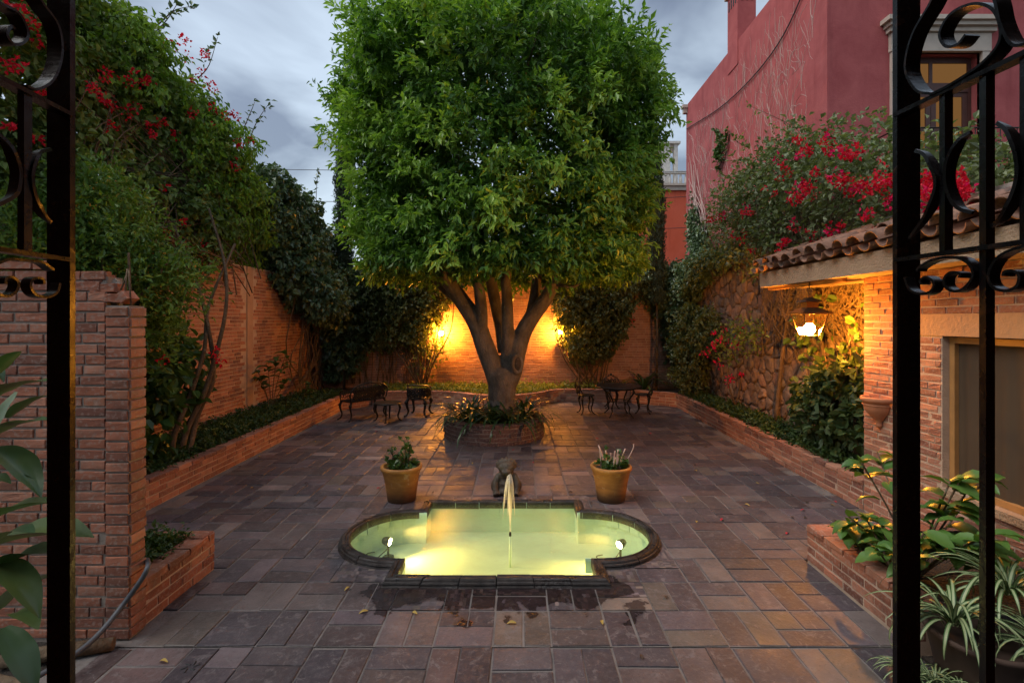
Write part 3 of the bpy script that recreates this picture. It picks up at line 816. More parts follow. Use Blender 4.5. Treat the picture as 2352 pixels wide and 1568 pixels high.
# ================================================================== BRICK HOUSE ON THE RIGHT
hs = thing('brick_house', (4.6, 4, 0), 'small brick house with tiled eave and screened window on the right', 'house', kind='thing')
HX, HY0, HY1 = 4.0, 1.6, 5.76
WY0, WY1, WZ0, WZ1 = 3.1, 4.70, .60, 2.04
mb = MB()
mb.box(HX, HX+.2, WY1, HY1, -.1, 2.685); mb.box(HX, HX+.2, HY0, WY0, -.1, 2.685); mb.box(HX, HX+.2, WY0, WY1, -.1, WZ0); mb.box(HX, HX+.2, WY0, WY1, 2.25, 2.685)
mb.box(HX+.2, 4.69, HY1-.2, HY1, -.1, 2.685); mb.box(HX+.2, 4.69, HY0, HY0+.2, -.1, 2.685)
parent_world(mb.build('wall_core', M['mortar_warm']), hs)
hp = Path([(HX, HY1), (HX, HY0)])
def hskip(x, y, z, s, L):
    if WY0 - L/2 < y < WY1 + L/2 - .005 and WZ0 - .03 < z < WZ1 + .02: return True
    if 2.05 < z < 2.27 and y < 5.0: return True
    return False
inwin = lambda z: WZ0 - .03 < z < WZ1 + .02
its = brickwork(hp, 0, 37, .245, .062, .0105, .12, lambda x, y, z, s, L: inwin(z) or hskip(x, y, z, s, L))
its += brickwork(Path([(HX, HY1), (HX, WY1 + .012)]), 0, 37, .245, .062, .0105, .12, lambda x, y, z, s, L: not inwin(z))
its += brickwork(Path([(HX, WY0), (HX, HY0)]), 0, 37, .245, .062, .0105, .12, lambda x, y, z, s, L: not inwin(z))
place_bricks(hs, its, 'brick', 300)
hend = brickwork(Path([(HX+.2, HY1), (HX, HY1)]), 0, 37, .2, .062, .0105, .1, None, off=0.)
place_bricks(hs, hend, 'brick', 60)
mb = MB(); mb.box(HX-.012, HX+.2, HY0, 4.98, 2.052, 2.26); parent_world(mb.build('lintel', simple('painted_lintel', (.50,.27,.13), .85, 0, 4, .2, 30, .5)), hs)
# window
wd = MB()
for a in ((WY0+.0, WY1-.005, WZ1-.055, WZ1), (WY0, WY1-.005, WZ0+.03, WZ0+.085)): wd.box(HX+.06, HX+.13, a[0], a[1], a[2], a[3])
wd.box(HX+.062, HX+.128, WY1-.06, WY1-.005, WZ0+.085, WZ1-.055); wd.box(HX+.062, HX+.128, WY0, WY0+.05, WZ0+.085, WZ1-.055)
wf = wd.build('window_frame', M['wood_frame']); parent_world(wf, hs)
mb = MB(); nf = 60; V = []
for i in range(nf + 1):
    yy = WY0 + .05 + (WY1 - WY0 - .11)*i/nf; xx = HX + .10 + .010*math.sin(i*.55) + .006*math.sin(i*1.31 + 1)
    V += [(xx, yy, WZ0 + .08), (xx + .004*math.sin(i*.9), yy, (WZ0 + WZ1)/2), (HX + .10 + .002*math.sin(i*.55), yy, WZ1 - .05)]
mb.add(V, [(3*i + j, 3*i + 3 + j, 3*i + 4 + j, 3*i + 1 + j) for i in range(nf) for j in (0, 1)], True); o = mb.build('screen', M['screen']); parent_world(o, wf)
mb = MB(); mb.box(HX-.025, HX+.12, WY0, WY1+.03, WZ0-.045, WZ0+.028); parent_world(mb.build('sill', M['concrete']), hs)
# roof slab, purlin and clay tiles
EX = 3.66
mb = MB(); mb.box(EX, 4.72, 1.2, 7.55, 2.69, 2.905); parent_world(mb.build('roof_slab', M['concrete']), hs)
mb = MB(); mb.box(EX+.1, EX+.16, 5.78, 7.5, 2.645, 2.688); parent_world(mb.build('purlin', M['wood_frame']), hs)
def tile_mesh(up, L, r0, r1, th=.014):
    mb = MB(); n = 9; V = []; Fc = []
    for u, r in ((0, r0), (.5, (r0+r1)/2), (1, r1)):
        for rr in (r, r - th):
            for k in range(n):
                a = math.pi * (.04 + .92*k/(n-1)); V.append((u*L, rr*math.cos(a), (rr*math.sin(a) if up else -rr*math.sin(a))))
    for i in range(2):
        for k in range(n-1):
            a = i*2*n; Fc.append((a+k, a+k+1, a+2*n+k+1, a+2*n+k)); Fc.append((a+n+k, a+2*n+n+k, a+2*n+n+k+1, a+n+k+1))
    for k in range(n-1):
        Fc.append((k, n+k, n+k+1, k+1)); a = 4*n; Fc.append((a+k, a+k+1, a+n+k+1, a+n+k))
    mb.add(V, Fc, True); return mb.mesh('roof_tile')
def tilemat():
    m, n, o = mat('clay_roof_tile'); g = NG(n); p = g.pos(); r = g.rnd()
    c = g.ramp(r, [(0, (.30,.14,.085)), (.5, (.22,.12,.085)), (1, (.38,.2,.13))])
    c = g.mix(g.ramp(g.noise(p, 8, 5, .7), [(.45, 0), (.65, .85)]), c, (.05, .042, .038))
    b = g.bump(g.noise(p, 30, 4), .5, .01); n.links.new(g.bsdf(c, .85, 0, .25, b).outputs[0], o.inputs[0]); return m
M['rooftile'] = tilemat()
tc_, tp_ = tile_mesh(True, .42, .105, .088), tile_mesh(False, .42, .088, .105)
for me in (tc_, tp_): me.materials.append(M['rooftile'])
for row in range(3):
    y = 7.62; k = 0
    while y > 2.0:
        for me, dz, dy in ((tp_, .10, 0), (tc_, .098, .137)):
            o = bpy.data.objects.new('roof_tile', me); COL.objects.link(o); parent_world(o, hs)
            o.location = (EX - .085 + row*.34 + random.uniform(-.015, .015), y - dy + random.uniform(-.008, .008), 2.925 + dz - .02 + row*.115 + random.uniform(-.014, .014))
            o.rotation_euler = (random.uniform(-.10, .10), -.31 + random.uniform(-.05, .05), random.uniform(-.08, .08))
            o.scale = (1, 1.05, 1.05 * random.uniform(.94, 1.06))
        y -= .275*random.uniform(.93, 1.07)
mb = MB()
for row_x in (0,): mb.add([(EX+.03, 1.2, 2.907), (EX+.03, 7.55, 2.907), (4.72, 7.55, 3.22), (4.72, 1.2, 3.22)], [(3,2,1,0)])
mb.add([(EX+.03, 7.55, 2.907), (4.72, 7.55, 2.907), (4.72, 7.55, 3.22)], [(0,1,2)]); parent_world(mb.build('roof_bed', M['concrete']), hs)
# wall pot
wpz = thing('wall_pot', (HX - .012, 5.5, 1.0), 'terracotta half bowl hung on the lit brick house wall', 'wall pot')
mb = MB(); A0, A1 = math.pi/2, 3*math.pi/2
mb.lathe([(.0, .0), (.03, .02), (.045, .05), (.03, .075), (.07, .12), (.13, .19), (.155, .26), (.148, .285), (.165, .30), (.178, .31), (.182, .345), (.172, .355), (.155, .345), (.14, .28), (.0, .24)], 18, (0,0,0), A0, A1); mb.build('bowl', M['terracotta'], wpz)
mb = MB(); mb.lathe([(.158, .262), (.166, .27), (.158, .278)], 18, (0,0,0), A0, A1); mb.build('moulding', M['terracotta'], wpz)

# ================================================================== LANTERN under the eave
LX, LY, LZ = 3.75, 6.42, 2.0
ln = thing('hanging_lantern', (LX, LY, LZ), 'glowing glass lantern hanging from the tiled eave', 'lantern')
mb = MB(); S4 = dict(n=4, ph=math.pi/4, smooth=False); q2 = math.sqrt(2)
mb.lathe([(.0, -.012), (.10*q2*.87, -.008), (.10*q2*.87, .006), (0, .006)], **S4); mb.build('base_shield', M['brass'], ln)  # solid plate added under the bulb to keep its light off the paving
for sx in (-1, 1):
    for sy in (-1, 1): MB().tube([(sx*.085, sy*.085, 0), (sx*.155, sy*.155, .28)], .009, 4).build('post', M['brass'], ln)
for k in range(4):
    a = k*math.pi/2; Mx = Matrix.Rotation(a, 4, 'Z')
    MB().add([Mx @ Vector(p) for p in ((-.083, -.085, .008), (.083, -.085, .008), (.153, -.155, .278), (-.153, -.155, .278))], [(0,1,2,3)]).build('pane', M['glass'], ln)
mb = MB(); mb.lathe([(.15*q2, .275), (.19*q2, .275), (.19*q2, .295), (.16*q2, .31), (.10*q2, .35), (.075*q2, .36), (.075*q2, .43), (.11*q2, .435), (.10*q2, .45), (.03*q2, .49), (.0, .495)], **S4); mb.build('hood', M['brass'], ln)
for k in range(3):
    mb = MB(); ring = [(.012*math.cos(a)*(1 if k % 2 else 0), .012*math.cos(a)*(0 if k % 2 else 1), .515 + k*.04 + .026*math.sin(a)) for a in [i*math.pi/5 for i in range(11)]]
    mb.tube(ring, .004, 4); mb.build('chain_link', M['brass'], ln)
MB().tube([(0, 0, .60), (0, 0, .69)], .006, 5).build('hook', M['brass'], ln)
mb = MB(); mb.ball((0, 0, .085), .07, 14, (1, 1, 1.1)); mb.build('bulb', M['bulb_lantern'], ln)
# ================================================================== WALL LAMPS on the back wall
def wall_lamp(x, z, label):
    t = thing('wall_lamp', (x, BY - .02, z), label, 'lamp', 'lit lamps on the back wall')
    mb = MB(); mb.lathe([(0, 0), (.06, 0), (.06, .015), (.02, .025), (0, .025)], 14)
    mb = MB().add([Matrix.Rotation(math.pi/2, 4, 'X') @ Vector(p) for p in mb.v], mb.f, True); mb.build('back_plate', M['castiron'], t)
    MB().tube(smooth_path([(0, -.02, -.02), (0, -.16, -.1), (0, -.3, -.1), (0, -.3, -.03)], 4), .010, 6).build('arm', M['castiron'], t)
    MB().lathe([(.0, -.035), (.03, -.03), (.04, .0), (.035, .012), (0, .012)], 12, (0, -.3, 0)).build('socket', M['castiron'], t)
    MB().ball((0, -.3, .075), .06, 14).build('bulb', M['bulb'], t)
wall_lamp((1015-VX)/FPX*14.0, 1.76, 'glowing lamp on the back wall to the left of the tree trunk')
wall_lamp((1287-VX)/FPX*14.0, 1.80, 'glowing lamp on the back wall to the right of the tree trunk')

# ================================================================== RED BUILDING
RX, RY0, RY1, RZ = 5.5, 8.87, 16.3, 9.2
rb = thing('red_building', (9, 12, 0), 'tall dark red stucco building with chimney and balcony door', 'building', kind='thing')
DX0, DX1, DZ0, DZ1 = at(2060, 0, RY0).x, at(2250, 0, RY0).x, 4.3, 6.95
mb = MB(); mb.box(RX, DX0, RY0, RY0+.3, 0, RZ); mb.box(DX1, 15, RY0, RY0+.3, 0, RZ); mb.box(DX0, DX1, RY0, RY0+.3, 0, DZ0); mb.box(DX0, DX1, RY0, RY0+.3, DZ1, RZ)
mb.box(RX, RX+.3, RY0+.3, RY1, 0, RZ); mb.box(RX+.3, 15, RY1-.3, RY1, 0, RZ); mb.box(14.7, 15, RY0+.3, RY1-.3, 0, RZ)
parent_world(mb.build('wall', M['red_stucco']), rb)
mb = MB(); mb.box(RX+.3, 14.7, RY0+.3, RY1-.3, RZ-.4, RZ-.1); parent_world(mb.build('roof', M['concrete']), rb)
mb = MB(); mb.box(RX-.02, RX+.44, 12.45, 13.04, RZ-.6, 10.55); ch = mb.build('chimney', M['red_stucco']); parent_world(ch, rb)
mb = MB(); mb.box(RX-.08, RX+.50, 12.39, 13.10, 10.55, 10.63); parent_world(mb.build('chimney_cap', M['concrete']), ch)
for k in range(3): mb = MB(); mb.box(RX+.07+k*.12, RX+.12+k*.12, 12.442, 12.46, 10.18, 10.42); parent_world(mb.build('vent_slot', M['wire']), ch)
for k in range(4): mb = MB(); mb.box(RX-.03, RX-.012, 12.52+k*.13, 12.57+k*.13, 10.18, 10.42); parent_world(mb.build('vent_slot', M['wire']), ch)
mb = MB(); mb.box(RX-.12, RX+.02, RY1-.12, RY1+.02, RZ-.28, RZ-.12); mb.box(RX-.17, RX+.03, RY1-.16, RY1+.03, RZ-.12, RZ-.02); parent_world(mb.build('corner_moulding', M['cantera']), rb)
# stone surround of the balcony door
fy = RY0 - .06
for x0, x1 in ((DX0-.13, DX0), (DX1, DX1+.13)):
    z = DZ0
    for k in range(7):
        mb = MB(); mb.box(x0, x1, fy + (.006 if k % 2 else 0), RY0+.05, z, z + .376); z += .38; parent_world(mb.build('jamb_stone', M['cantera']), rb)
mb = MB(); mb.box(DX0-.15, DX1+.15, fy-.01, RY0+.05, DZ1, DZ1+.32); parent_world(mb.build('lintel', M['cantera']), rb)
mb = MB(); mb.box(DX0-.2, DX1+.2, fy-.06, RY0+.02, DZ1+.325, DZ1+.40); mb.box(DX0-.24, DX1+.24, fy-.12, RY0+.02, DZ1+.403, DZ1+.47); mb.box(DX0-.3, DX1+.3, fy-.17, RY0+.02, DZ1+.473, DZ1+.55)
parent_world(mb.build('cornice', M['cantera']), rb)
# double door with lit panes
dw = (DX1 - DX0); mid = (DX0 + DX1)/2; fyd = RY0 + .16
mb = MB(); mb.box(DX0, DX1, fyd, fyd+.06, DZ1-.10, DZ1); mb.box(DX0, DX0+.07, fyd, fyd+.06, DZ0, DZ1-.1); mb.box(DX1-.07, DX1, fyd, fyd+.06, DZ0, DZ1-.1); mb.box(DX0+.07, DX1-.07, fyd-.02, fyd+.06, 6.32, 6.48)
df = mb.build('door_frame', M['wood']); parent_world(df, rb)
for x0, x1 in ((DX0+.075, mid-.005), (mid+.005, DX1-.075)):
    mb = MB(); s_ = .09
    mb.box(x0, x0+s_, fyd, fyd+.05, DZ0, 6.315); mb.box(x1-s_, x1, fyd, fyd+.05, DZ0, 6.315)
    for z0, z1 in ((DZ0, DZ0+.5), (5.0, 5.07), (5.62, 5.69), (6.24, 6.315)): mb.box(x0+s_, x1-s_, fyd+.002, fyd+.048, z0, z1)
    d_ = mb.build('door_leaf', M['wood']); parent_world(d_, rb)
    for z0, z1 in ((DZ0+.5, 5.0), (5.07, 5.62), (5.69, 6.24)): mb = MB(); mb.box(x0+s_, x1-s_, fyd+.02, fyd+.03, z0, z1); parent_world(mb.build('pane', M['lit_pane']), d_)
for x0, x1 in ((DX0+.075, mid-.03), (mid+.03, DX1-.075)):
    mb = MB(); mb.box(x0, x1, fyd+.02, fyd+.03, 6.485, DZ1-.105); parent_world(mb.build('transom_pane', M['lit_pane']), df)
mb = MB(); mb.box(mid-.03, mid+.03, fyd-.001, fyd+.058, 6.482, DZ1-.102); parent_world(mb.build('transom_bar', M['wood']), df)
# balcony
bx0, bx1, by = at(2020, 0, RY0).x - .05, at(2400, 0, RY0).x, RY0 - .55
mb = MB(); mb.box(bx0, bx1, by, RY0-.002, DZ0-.16, DZ0-.02); bal = mb.build('balcony_slab', M['cantera']); parent_world(bal, rb)
rail = thing('balcony_railing', ((bx0+bx1)/2, by, DZ0-.02), 'thin iron balcony railing on the red building', 'railing')
mb = MB(); mb.tube([(bx0, RY0, 5.42), (bx0+.02, by+.03, 5.42), (bx1, by+.03, 5.42)], .014, 5); parent_world(mb.build('top_rail', M['castiron']), rail)
mb = MB(); mb.tube([(bx0, RY0, 4.40), (bx0+.02, by+.03, 4.40), (bx1, by+.03, 4.40)], .010, 5); parent_world(mb.build('bottom_rail', M['castiron']), rail)
x = bx0 + .02; k = 0
while x < bx1:
    mb = MB(); mb.tube([(x, by+.03, 4.28), (x, by+.03, 5.42)], .008, 5); mb.ball((x, by+.03, 4.9 + .12*(k % 2)), .022, 6); parent_world(mb.build('baluster', M['castiron']), rail); x += .14; k += 1
mb = MB(); mb.tube(smooth_path([(RX-.03, 9.0, 8.9), (RX-.03, 10.5, 8.0), (RX-.03, 13.0, 7.9), (RX-.03, 16.2, 8.4)], 8), .014, 5)
tag(mb.build('cable', M['wire']), 'black cable sagging across the red building wall', 'cable')
# pale traces of torn-off ivy on the side wall
mb = MB()
for k in range(620):
    y = random.choice([10.2, 11, 12.2, 13.4, 14.5, 15.3]) + random.gauss(0, .45); y = min(16.1, max(9.3, y)); z = random.uniform(4.2, 8.0); P = [(RX - .002, y, z)]; a = random.gauss(math.pi/2, .35)
    for s in range(random.randint(3, 7)):
        a += random.gauss(0, .35); P.append((RX - .002, P[-1][1] + .10*math.cos(a), P[-1][2] + .15*math.sin(a)))
    mb.tube(P, random.uniform(.002, .005), 3, cap=False, smooth=False)
o = mb.build('dry_ivy_traces', M['drystem']); parent_world(o, rb); o['kind'] = 'stuff'

# ================================================================== ORANGE BUILDING FAR BEHIND
OY = 26.
ob = thing('orange_building', (at(1500, 0, OY).x, OY, 0), 'bright orange building far behind with a ruined white balcony on top', 'building', kind='thing')
ox0, ox1 = at(1400, 0, OY).x, at(1640, 0, OY).x; oz = at(0, 438, OY).z
mb = MB(); mb.box(ox0, ox1, OY, OY+6, 0, oz); parent_world(mb.build('wall', M['orange_stucco']), ob)
mb = MB(); mb.box(ox0-.1, ox1+.1, OY-.12, OY+6, oz, oz+.22); mb.box(ox0-.18, ox1+.18, OY-.22, OY+6, oz+.22, oz+.34); parent_world(mb.build('cornice', M['cantera']), ob)
for k in range(9):
    x = at(1490, 0, OY).x + k*.28; mb = MB(); mb.lathe([(.05, 0), (.07, .05), (.10, .2), (.06, .4), (.05, .5), (.08, .55)], 8, (x, OY+.05, oz+.34)); parent_world(mb.build('baluster', M['white_old']), ob)
mb = MB(); mb.box(at(1480,0,OY).x, ox1, OY-.05, OY+.2, oz+.9, oz+1.02); parent_world(mb.build('balustrade_rail', M['white_old']), ob)
x0, x1 = at(1470,0,OY+1).x, at(1558,0,OY+1).x; zt = at(0, 330, OY+1).z
mb = MB(); mb.box(x0, x1, OY+.6, OY+4, zt-.12, zt); parent_world(mb.build('roof', M['white_old']), ob)
mb = MB(); mb.box(x0+.1, x1-.45, OY+3.6, OY+3.8, oz+.35, zt-.12); parent_world(mb.build('back_wall', M['stem']), ob)
for xa in (x1-.95, x1-.32): mb = MB(); mb.box(xa, xa+(.42 if xa < x1-.5 else .2), OY+.7, OY+.95, oz+.34, zt-.12); parent_world(mb.build('column', M['white_old']), ob)
for k, (za, zb) in enumerate(((8.2, 8.2), (7.0, 7.3), (5.9, 6.1))):
    mb = MB(); Y = 20 + k*.4; mb.tube(smooth_path([(-26, Y, za+1.0), (-12, Y, za+.1), (2, Y, (za+zb)/2), (8, Y, zb), (24, Y, zb+1)], 6), .012, 4)
    tag(mb.build('overhead_wire', M['wire']), ('thin overhead wire, highest of the three behind the garden', 'thin overhead wire, middle of the three behind the garden', 'thin overhead wire, lowest of the three behind the garden')[k], 'wire', 'overhead wires behind the garden')
# ================================================================== PLANTS
def nrm(a): return a / np.maximum(np.linalg.norm(a, axis=1, keepdims=True), 1e-9)
def leaf_geo(P, A, N, L, Wd, fold=.25, six=False, curl=.12):
    A = nrm(A); N = N - A * (N * A).sum(1, keepdims=True); N = nrm(N); S = np.cross(A, N)
    L = L[:, None]; Wd = Wd[:, None]; n = len(P)
    if not six:
        V = np.stack([P, P + A*L*.45 + S*Wd*.5 + N*Wd*fold, P + A*L - N*L*curl, P + A*L*.45 - S*Wd*.5 + N*Wd*fold], 1).reshape(-1, 3)
        b = np.arange(n)[:, None] * 4; F_ = np.concatenate([b + [0, 1, 2], b + [0, 2, 3]], 0)
    else:
        V = np.stack([P, P + A*L*.22 + S*Wd*.42 + N*Wd*fold, P + A*L*.62 + S*Wd*.44 + N*Wd*fold - N*L*curl*.3, P + A*L - N*L*curl,
                      P + A*L*.62 - S*Wd*.44 + N*Wd*fold - N*L*curl*.3, P + A*L*.22 - S*Wd*.42 + N*Wd*fold], 1).reshape(-1, 3)
        b = np.arange(n)[:, None] * 6; F_ = np.concatenate([b + [0, 1, 2, 3], b + [0, 3, 4, 5]], 0)
    return V, F_
def twigs_to_leaves(P, D, O, per, L, Wd, spread, droop, upn=.6, jl=.25, rnd=.8):
    """P twig bases, D twig directions, O outward directions"""
    n = len(P); k = per
    t = RNG.random((n, k)) * spread
    Q = P[:, None] + D[:, None] * t[..., None] + RNG.normal(0, spread*.16, (n, k, 3))
    A = D[:, None] * .55 + RNG.normal(0, rnd*.55, (n, k, 3)) + np.array([0, 0, -droop])
    Nn = O[:, None] * .55 + np.array([0, 0, upn]) + RNG.normal(0, .42, (n, k, 3))
    Q, A, Nn = Q.reshape(-1, 3), A.reshape(-1, 3), Nn.reshape(-1, 3)
    l = L * (1 + RNG.normal(0, jl, len(Q))).clip(.45, 1.6); return Q, A, Nn, l, l * (Wd / L)
def foliage(name, parent, mkey, P, D, O, per=10, L=.08, Wd=.05, spread=.14, droop=.25, upn=.6, six=False, keep=None, rnd=.8):
    Q, A, Nn, l, w_ = twigs_to_leaves(P, D, O, per, L, Wd, spread, droop, upn, rnd=rnd)
    if keep is not None:
        k = keep(Q); Q, A, Nn, l, w_ = Q[k], A[k], Nn[k], l[k], w_[k]
    V, F_ = leaf_geo(Q, A, Nn, l, w_, six=six)
    o = link(name, fast_mesh(name, V, F_), None, M[mkey]); parent_world(o, parent); return o
def blob_points(blobs, n, inner=.2, lump=.16, seed=0):
    """points near the skin of a union of ellipsoids, with outward directions"""
    rg = np.random.default_rng(seed + 11); C_ = np.array([b[0] for b in blobs], float); Rr = np.array([b[1] for b in blobs], float)
    ar = (Rr[:,0]*Rr[:,1] + Rr[:,0]*Rr[:,2] + Rr[:,1]*Rr[:,2]); pick = rg.choice(len(blobs), int(n*1.9), p=ar/ar.sum())
    d = nrm(rg.normal(size=(len(pick), 3))); f = 1 - np.abs(rg.normal(0, .09, len(pick)))
    ii = rg.random(len(pick)) < inner; f[ii] = rg.random(ii.sum())**.5 * .9
    ph = rg.random(6) * 6
    lm = np.sin(d[:,0]*7 + ph[0] + pick*1.7) * np.sin(d[:,1]*6 + ph[1]) + np.sin(d[:,2]*9 + ph[2] + d[:,0]*4)
    f = f * (1 + lump * .5 * lm)
    P = C_[pick] + d * Rr[pick] * f[:, None]; O = nrm(d / Rr[pick])
    ok = np.ones(len(P), bool)
    for i in range(len(blobs)):
        q = np.linalg.norm((P - C_[i]) / Rr[i], axis=1); ok &= ~((q < .72) & (pick != i) & ~ii)
    P, O = P[ok][:n], O[ok][:n]; return P, O
def wall_points(y, x0, x1, z0, z1, n, thick, dens, seed=0, axis='y'):
    """points of a creeper hugging a wall: dens(u, z) in 0..1 says how thick the growth is there"""
    rg = np.random.default_rng(seed + 5); P = []
    while len(P) < n:
        u = rg.uniform(x0, x1, 4000); z = rg.uniform(z0, z1, 4000); dn = dens(u, z); k = rg.random(4000) < dn
        dp = rg.random(4000)**1.2 * thick * (.35 + dn)
        for a, b, c in zip(u[k], z[k], dp[k]): P.append((a, c, b))
    P = np.array(P[:n]); 
    if axis == 'y': Q = np.stack([P[:,0], y - P[:,1], P[:,2]], 1); O = np.tile([0, -1., 0], (n, 1))
    elif axis == 'x+': Q = np.stack([y + P[:,1], P[:,0], P[:,2]], 1); O = np.tile([1., 0, 0], (n, 1))
    else: Q = np.stack([y - P[:,1], P[:,0], P[:,2]], 1); O = np.tile([-1., 0, 0], (n, 1))
    return Q, O
def tdir(O, out=.7, up=.25, rnd=.6): return nrm(O*out + np.array([0, 0, up]) + RNG.normal(0, rnd, O.shape))
def blossoms(parent, P, mkey='bract', per=26, size=.055, rad=.085, name='blossom'):
    n = len(P); d = nrm(RNG.normal(size=(n*per, 3))); Q = np.repeat(P, per, 0) + d * rad * (RNG.random((n*per, 1))**.5) * np.repeat(RNG.uniform(.5, 1.3, n), per)[:, None]
    V, F_ = leaf_geo(Q, d + RNG.normal(0, .5, d.shape), RNG.normal(size=d.shape) + [0, -.5, .5], size*RNG.uniform(.6, 1.2, n*per), size*.8*RNG.uniform(.6, 1.2, n*per), fold=.3, six=True)
    o = link(name, fast_mesh(name, V, F_), None, M[mkey]); parent_world(o, parent); return o
def stems(parent, lines, name='stem', key='stem', r0=.02, r1=.006, n=5, joined=False):
    mb = MB()
    for P in lines:
        q = smooth_path(P, 4); r = [r0 + (r1-r0)*i/(len(q)-1) for i in range(len(q))]
        if joined: mb.tube(q, r, n, cap=False)
        else: o = MB().tube(q, r, n).build(name, M[key]); parent_world(o, parent)
    if joined: o = mb.build(name, M[key]); parent_world(o, parent); o['kind'] = 'stuff'
M['ficus'] = leaf_mat('ficus_leaf', [(.022,.058,.012),(.042,.105,.017),(.08,.18,.028),(.14,.27,.04),(.24,.38,.06)], .3, .38, .4, None, 1.15)
M['boug_leaf'] = leaf_mat('bougainvillea_leaf', [(.045,.07,.022),(.085,.125,.035),(.13,.175,.05),(.2,.25,.07)], .3, .5, .35, None, 1.4)
M['boug_olive'] = leaf_mat('olive_bougainvillea_leaf', [(.06,.07,.03),(.10,.125,.055),(.14,.175,.08),(.19,.22,.11)], .3, .45, .45)
M['vine_lime'] = leaf_mat('lime_creeper_leaf', [(.045,.09,.015),(.09,.16,.022),(.15,.25,.03),(.22,.32,.05)], .35, .5, .35, None, 1.3)
M['duranta'] = leaf_mat('duranta_leaf', [(.03,.065,.012),(.055,.11,.018),(.095,.165,.025),(.15,.22,.035)], .3, .45, .45, None, 1.4)
M['ivy'] = leaf_mat('dark_ivy_leaf', [(.03,.055,.026),(.058,.095,.045),(.09,.135,.065),(.15,.195,.10)], .15, .36, .6, None, 1.5)
M['vine_dark'] = leaf_mat('back_vine_leaf', [(.03,.042,.016),(.055,.072,.025),(.08,.10,.035),(.12,.14,.045)], .22, .45, .4, None, 1.4)
M['broad'] = leaf_mat('broad_leaf', [(.025,.06,.015),(.05,.10,.022),(.08,.15,.03)], .25, .4, .5)
M['broad_lit'] = leaf_mat('hydrangea_leaf', [(.03,.055,.02),(.055,.09,.03),(.085,.12,.042)], .25, .5, .4)
M['cover'] = leaf_mat('ground_cover_leaf', [(.018,.04,.01),(.035,.07,.015),(.06,.11,.022)], .2, .5)
M['cover_lamplit'] = leaf_mat('lamplit_ground_cover_leaf', [(.09,.12,.02),(.16,.2,.035),(.24,.27,.06)], .3, .5)  # ground cover yellowed and paled, the lamps' light put into the leaf colour
M['lime_big'] = leaf_mat('yellow_green_leaf', [(.14,.2,.04),(.22,.28,.06),(.3,.34,.1)], .3, .5)
M['cypress'] = leaf_mat('cypress_needle', [(.03,.045,.03),(.05,.07,.045),(.075,.095,.06)], .05, .7, .2)
M['strap'] = leaf_mat('strap_leaf', [(.015,.04,.012),(.025,.06,.016),(.04,.085,.022)], .15, .3, .6)
M['bract'] = leaf_mat('red_bract', [(.26,.005,.014),(.50,.009,.025),(.70,.016,.045)], .4, .55, .2, (1.2, 1, 1))
M['bract_pink'] = leaf_mat('crimson_bract', [(.30,.004,.05),(.55,.009,.085),(.70,.015,.13)], .4, .55, .2, (1.2, 1, 1))
M['berry'] = simple('orange_berry', (.75,.33,.03), .4)

# ---------------------------------------------------------------- the clipped tree
TC = Vector((-.30, 9.60, 0))
tree = thing('ficus_tree', (TC.x, TC.y, .29), 'large clipped round-headed tree rising from the round planter', 'tree')
def z5(zx, zy, d): return at((750 + zx/2.6133)*.98, (580 + zy/2.6133)*.98, d)
mb = MB()
def limb(pts, n=14, k=4):
    P = [z5(a, b, d) for a, b, d, r in pts]; q = smooth_path(P, k); rr = []
    for i in range(len(q)):
        u = i/k; j = min(int(u), len(pts)-2); f = u-j; rr.append(pts[j][3]*(1-f) + pts[j+1][3]*f)
    mb.tube(q, rr, n)
d0 = 9.6
limb([(1112,1075,d0,.36),(1112,1010,d0,.30),(1113,930,d0,.265),(1116,850,d0,.27),(1112,775,d0,.28),(1105,735,d0,.2)])
limb([(1100,840,d0,.22),(1068,750,d0,.20),(1015,620,d0-.05,.185),(965,480,d0-.1,.175),(910,385,d0-.15,.165),(850,300,d0-.2,.15),(780,200,d0-.3,.135),(700,100,d0-.4,.12),(600,-30,d0-.5,.09)])
limb([(985,520,d0-.1,.13),(990,400,d0-.25,.115),(975,260,d0-.4,.105),(955,140,d0-.5,.10),(945,-20,d0-.6,.08)])
limb([(1135,840,d0,.22),(1175,760,d0-.02,.20),(1205,650,d0,.175),(1245,520,d0,.165),(1310,410,d0,.155),(1385,310,d0-.05,.135),(1440,200,d0-.1,.11),(1495,80,d0-.2,.09),(1540,-40,d0-.3,.07)])
limb([(1150,700,d0+.05,.14),(1150,560,d0-.05,.125),(1148,420,d0-.1,.115),(1145,300,d0-.15,.105),(1140,190,d0-.2,.09),(1185,90,d0-.2,.07),(1220,-30,d0-.2,.05)])
limb([(1128,640,d0+.15,.13),(1105,480,d0+.3,.12),(1072,330,d0+.45,.12),(1045,180,d0+.6,.115),(1030,20,d0+.75,.10)])
limb([(1275,480,d0+.1,.12),(1305,350,d0+.3,.11),(1325,220,d0+.45,.10),(1345,60,d0+.6,.08)])
limb([(860,330,d0-.1,.10),(760,250,d0+.3,.09),(660,150,d0+.6,.08),(560,60,d0+.8,.06)])
limb([(1455,225,d0-.15,.045),(1500,235,d0-.3,.035),(1560,238,d0-.4,.032),(1610,190,d0-.5,.03),(1640,90,d0-.6,.028),(1660,0,d0-.6,.02)], 8)
kc = z5(1208, 712, d0-.17)
tmp = MB(); ring = [(kc.x + .095*math.cos(a), kc.y - .03 + .04*math.cos(a), kc.z + .165*math.sin(a)) for a in [i*2*math.pi/20 for i in range(21)]]
mb.tube(ring, .035, 8, cap=False); mb.ball(kc + Vector((0, .06, 0)), .13, 10, (1, .8, 1.3))
tr = mb.build('trunk', M['bark']); parent_world(tr, tree)
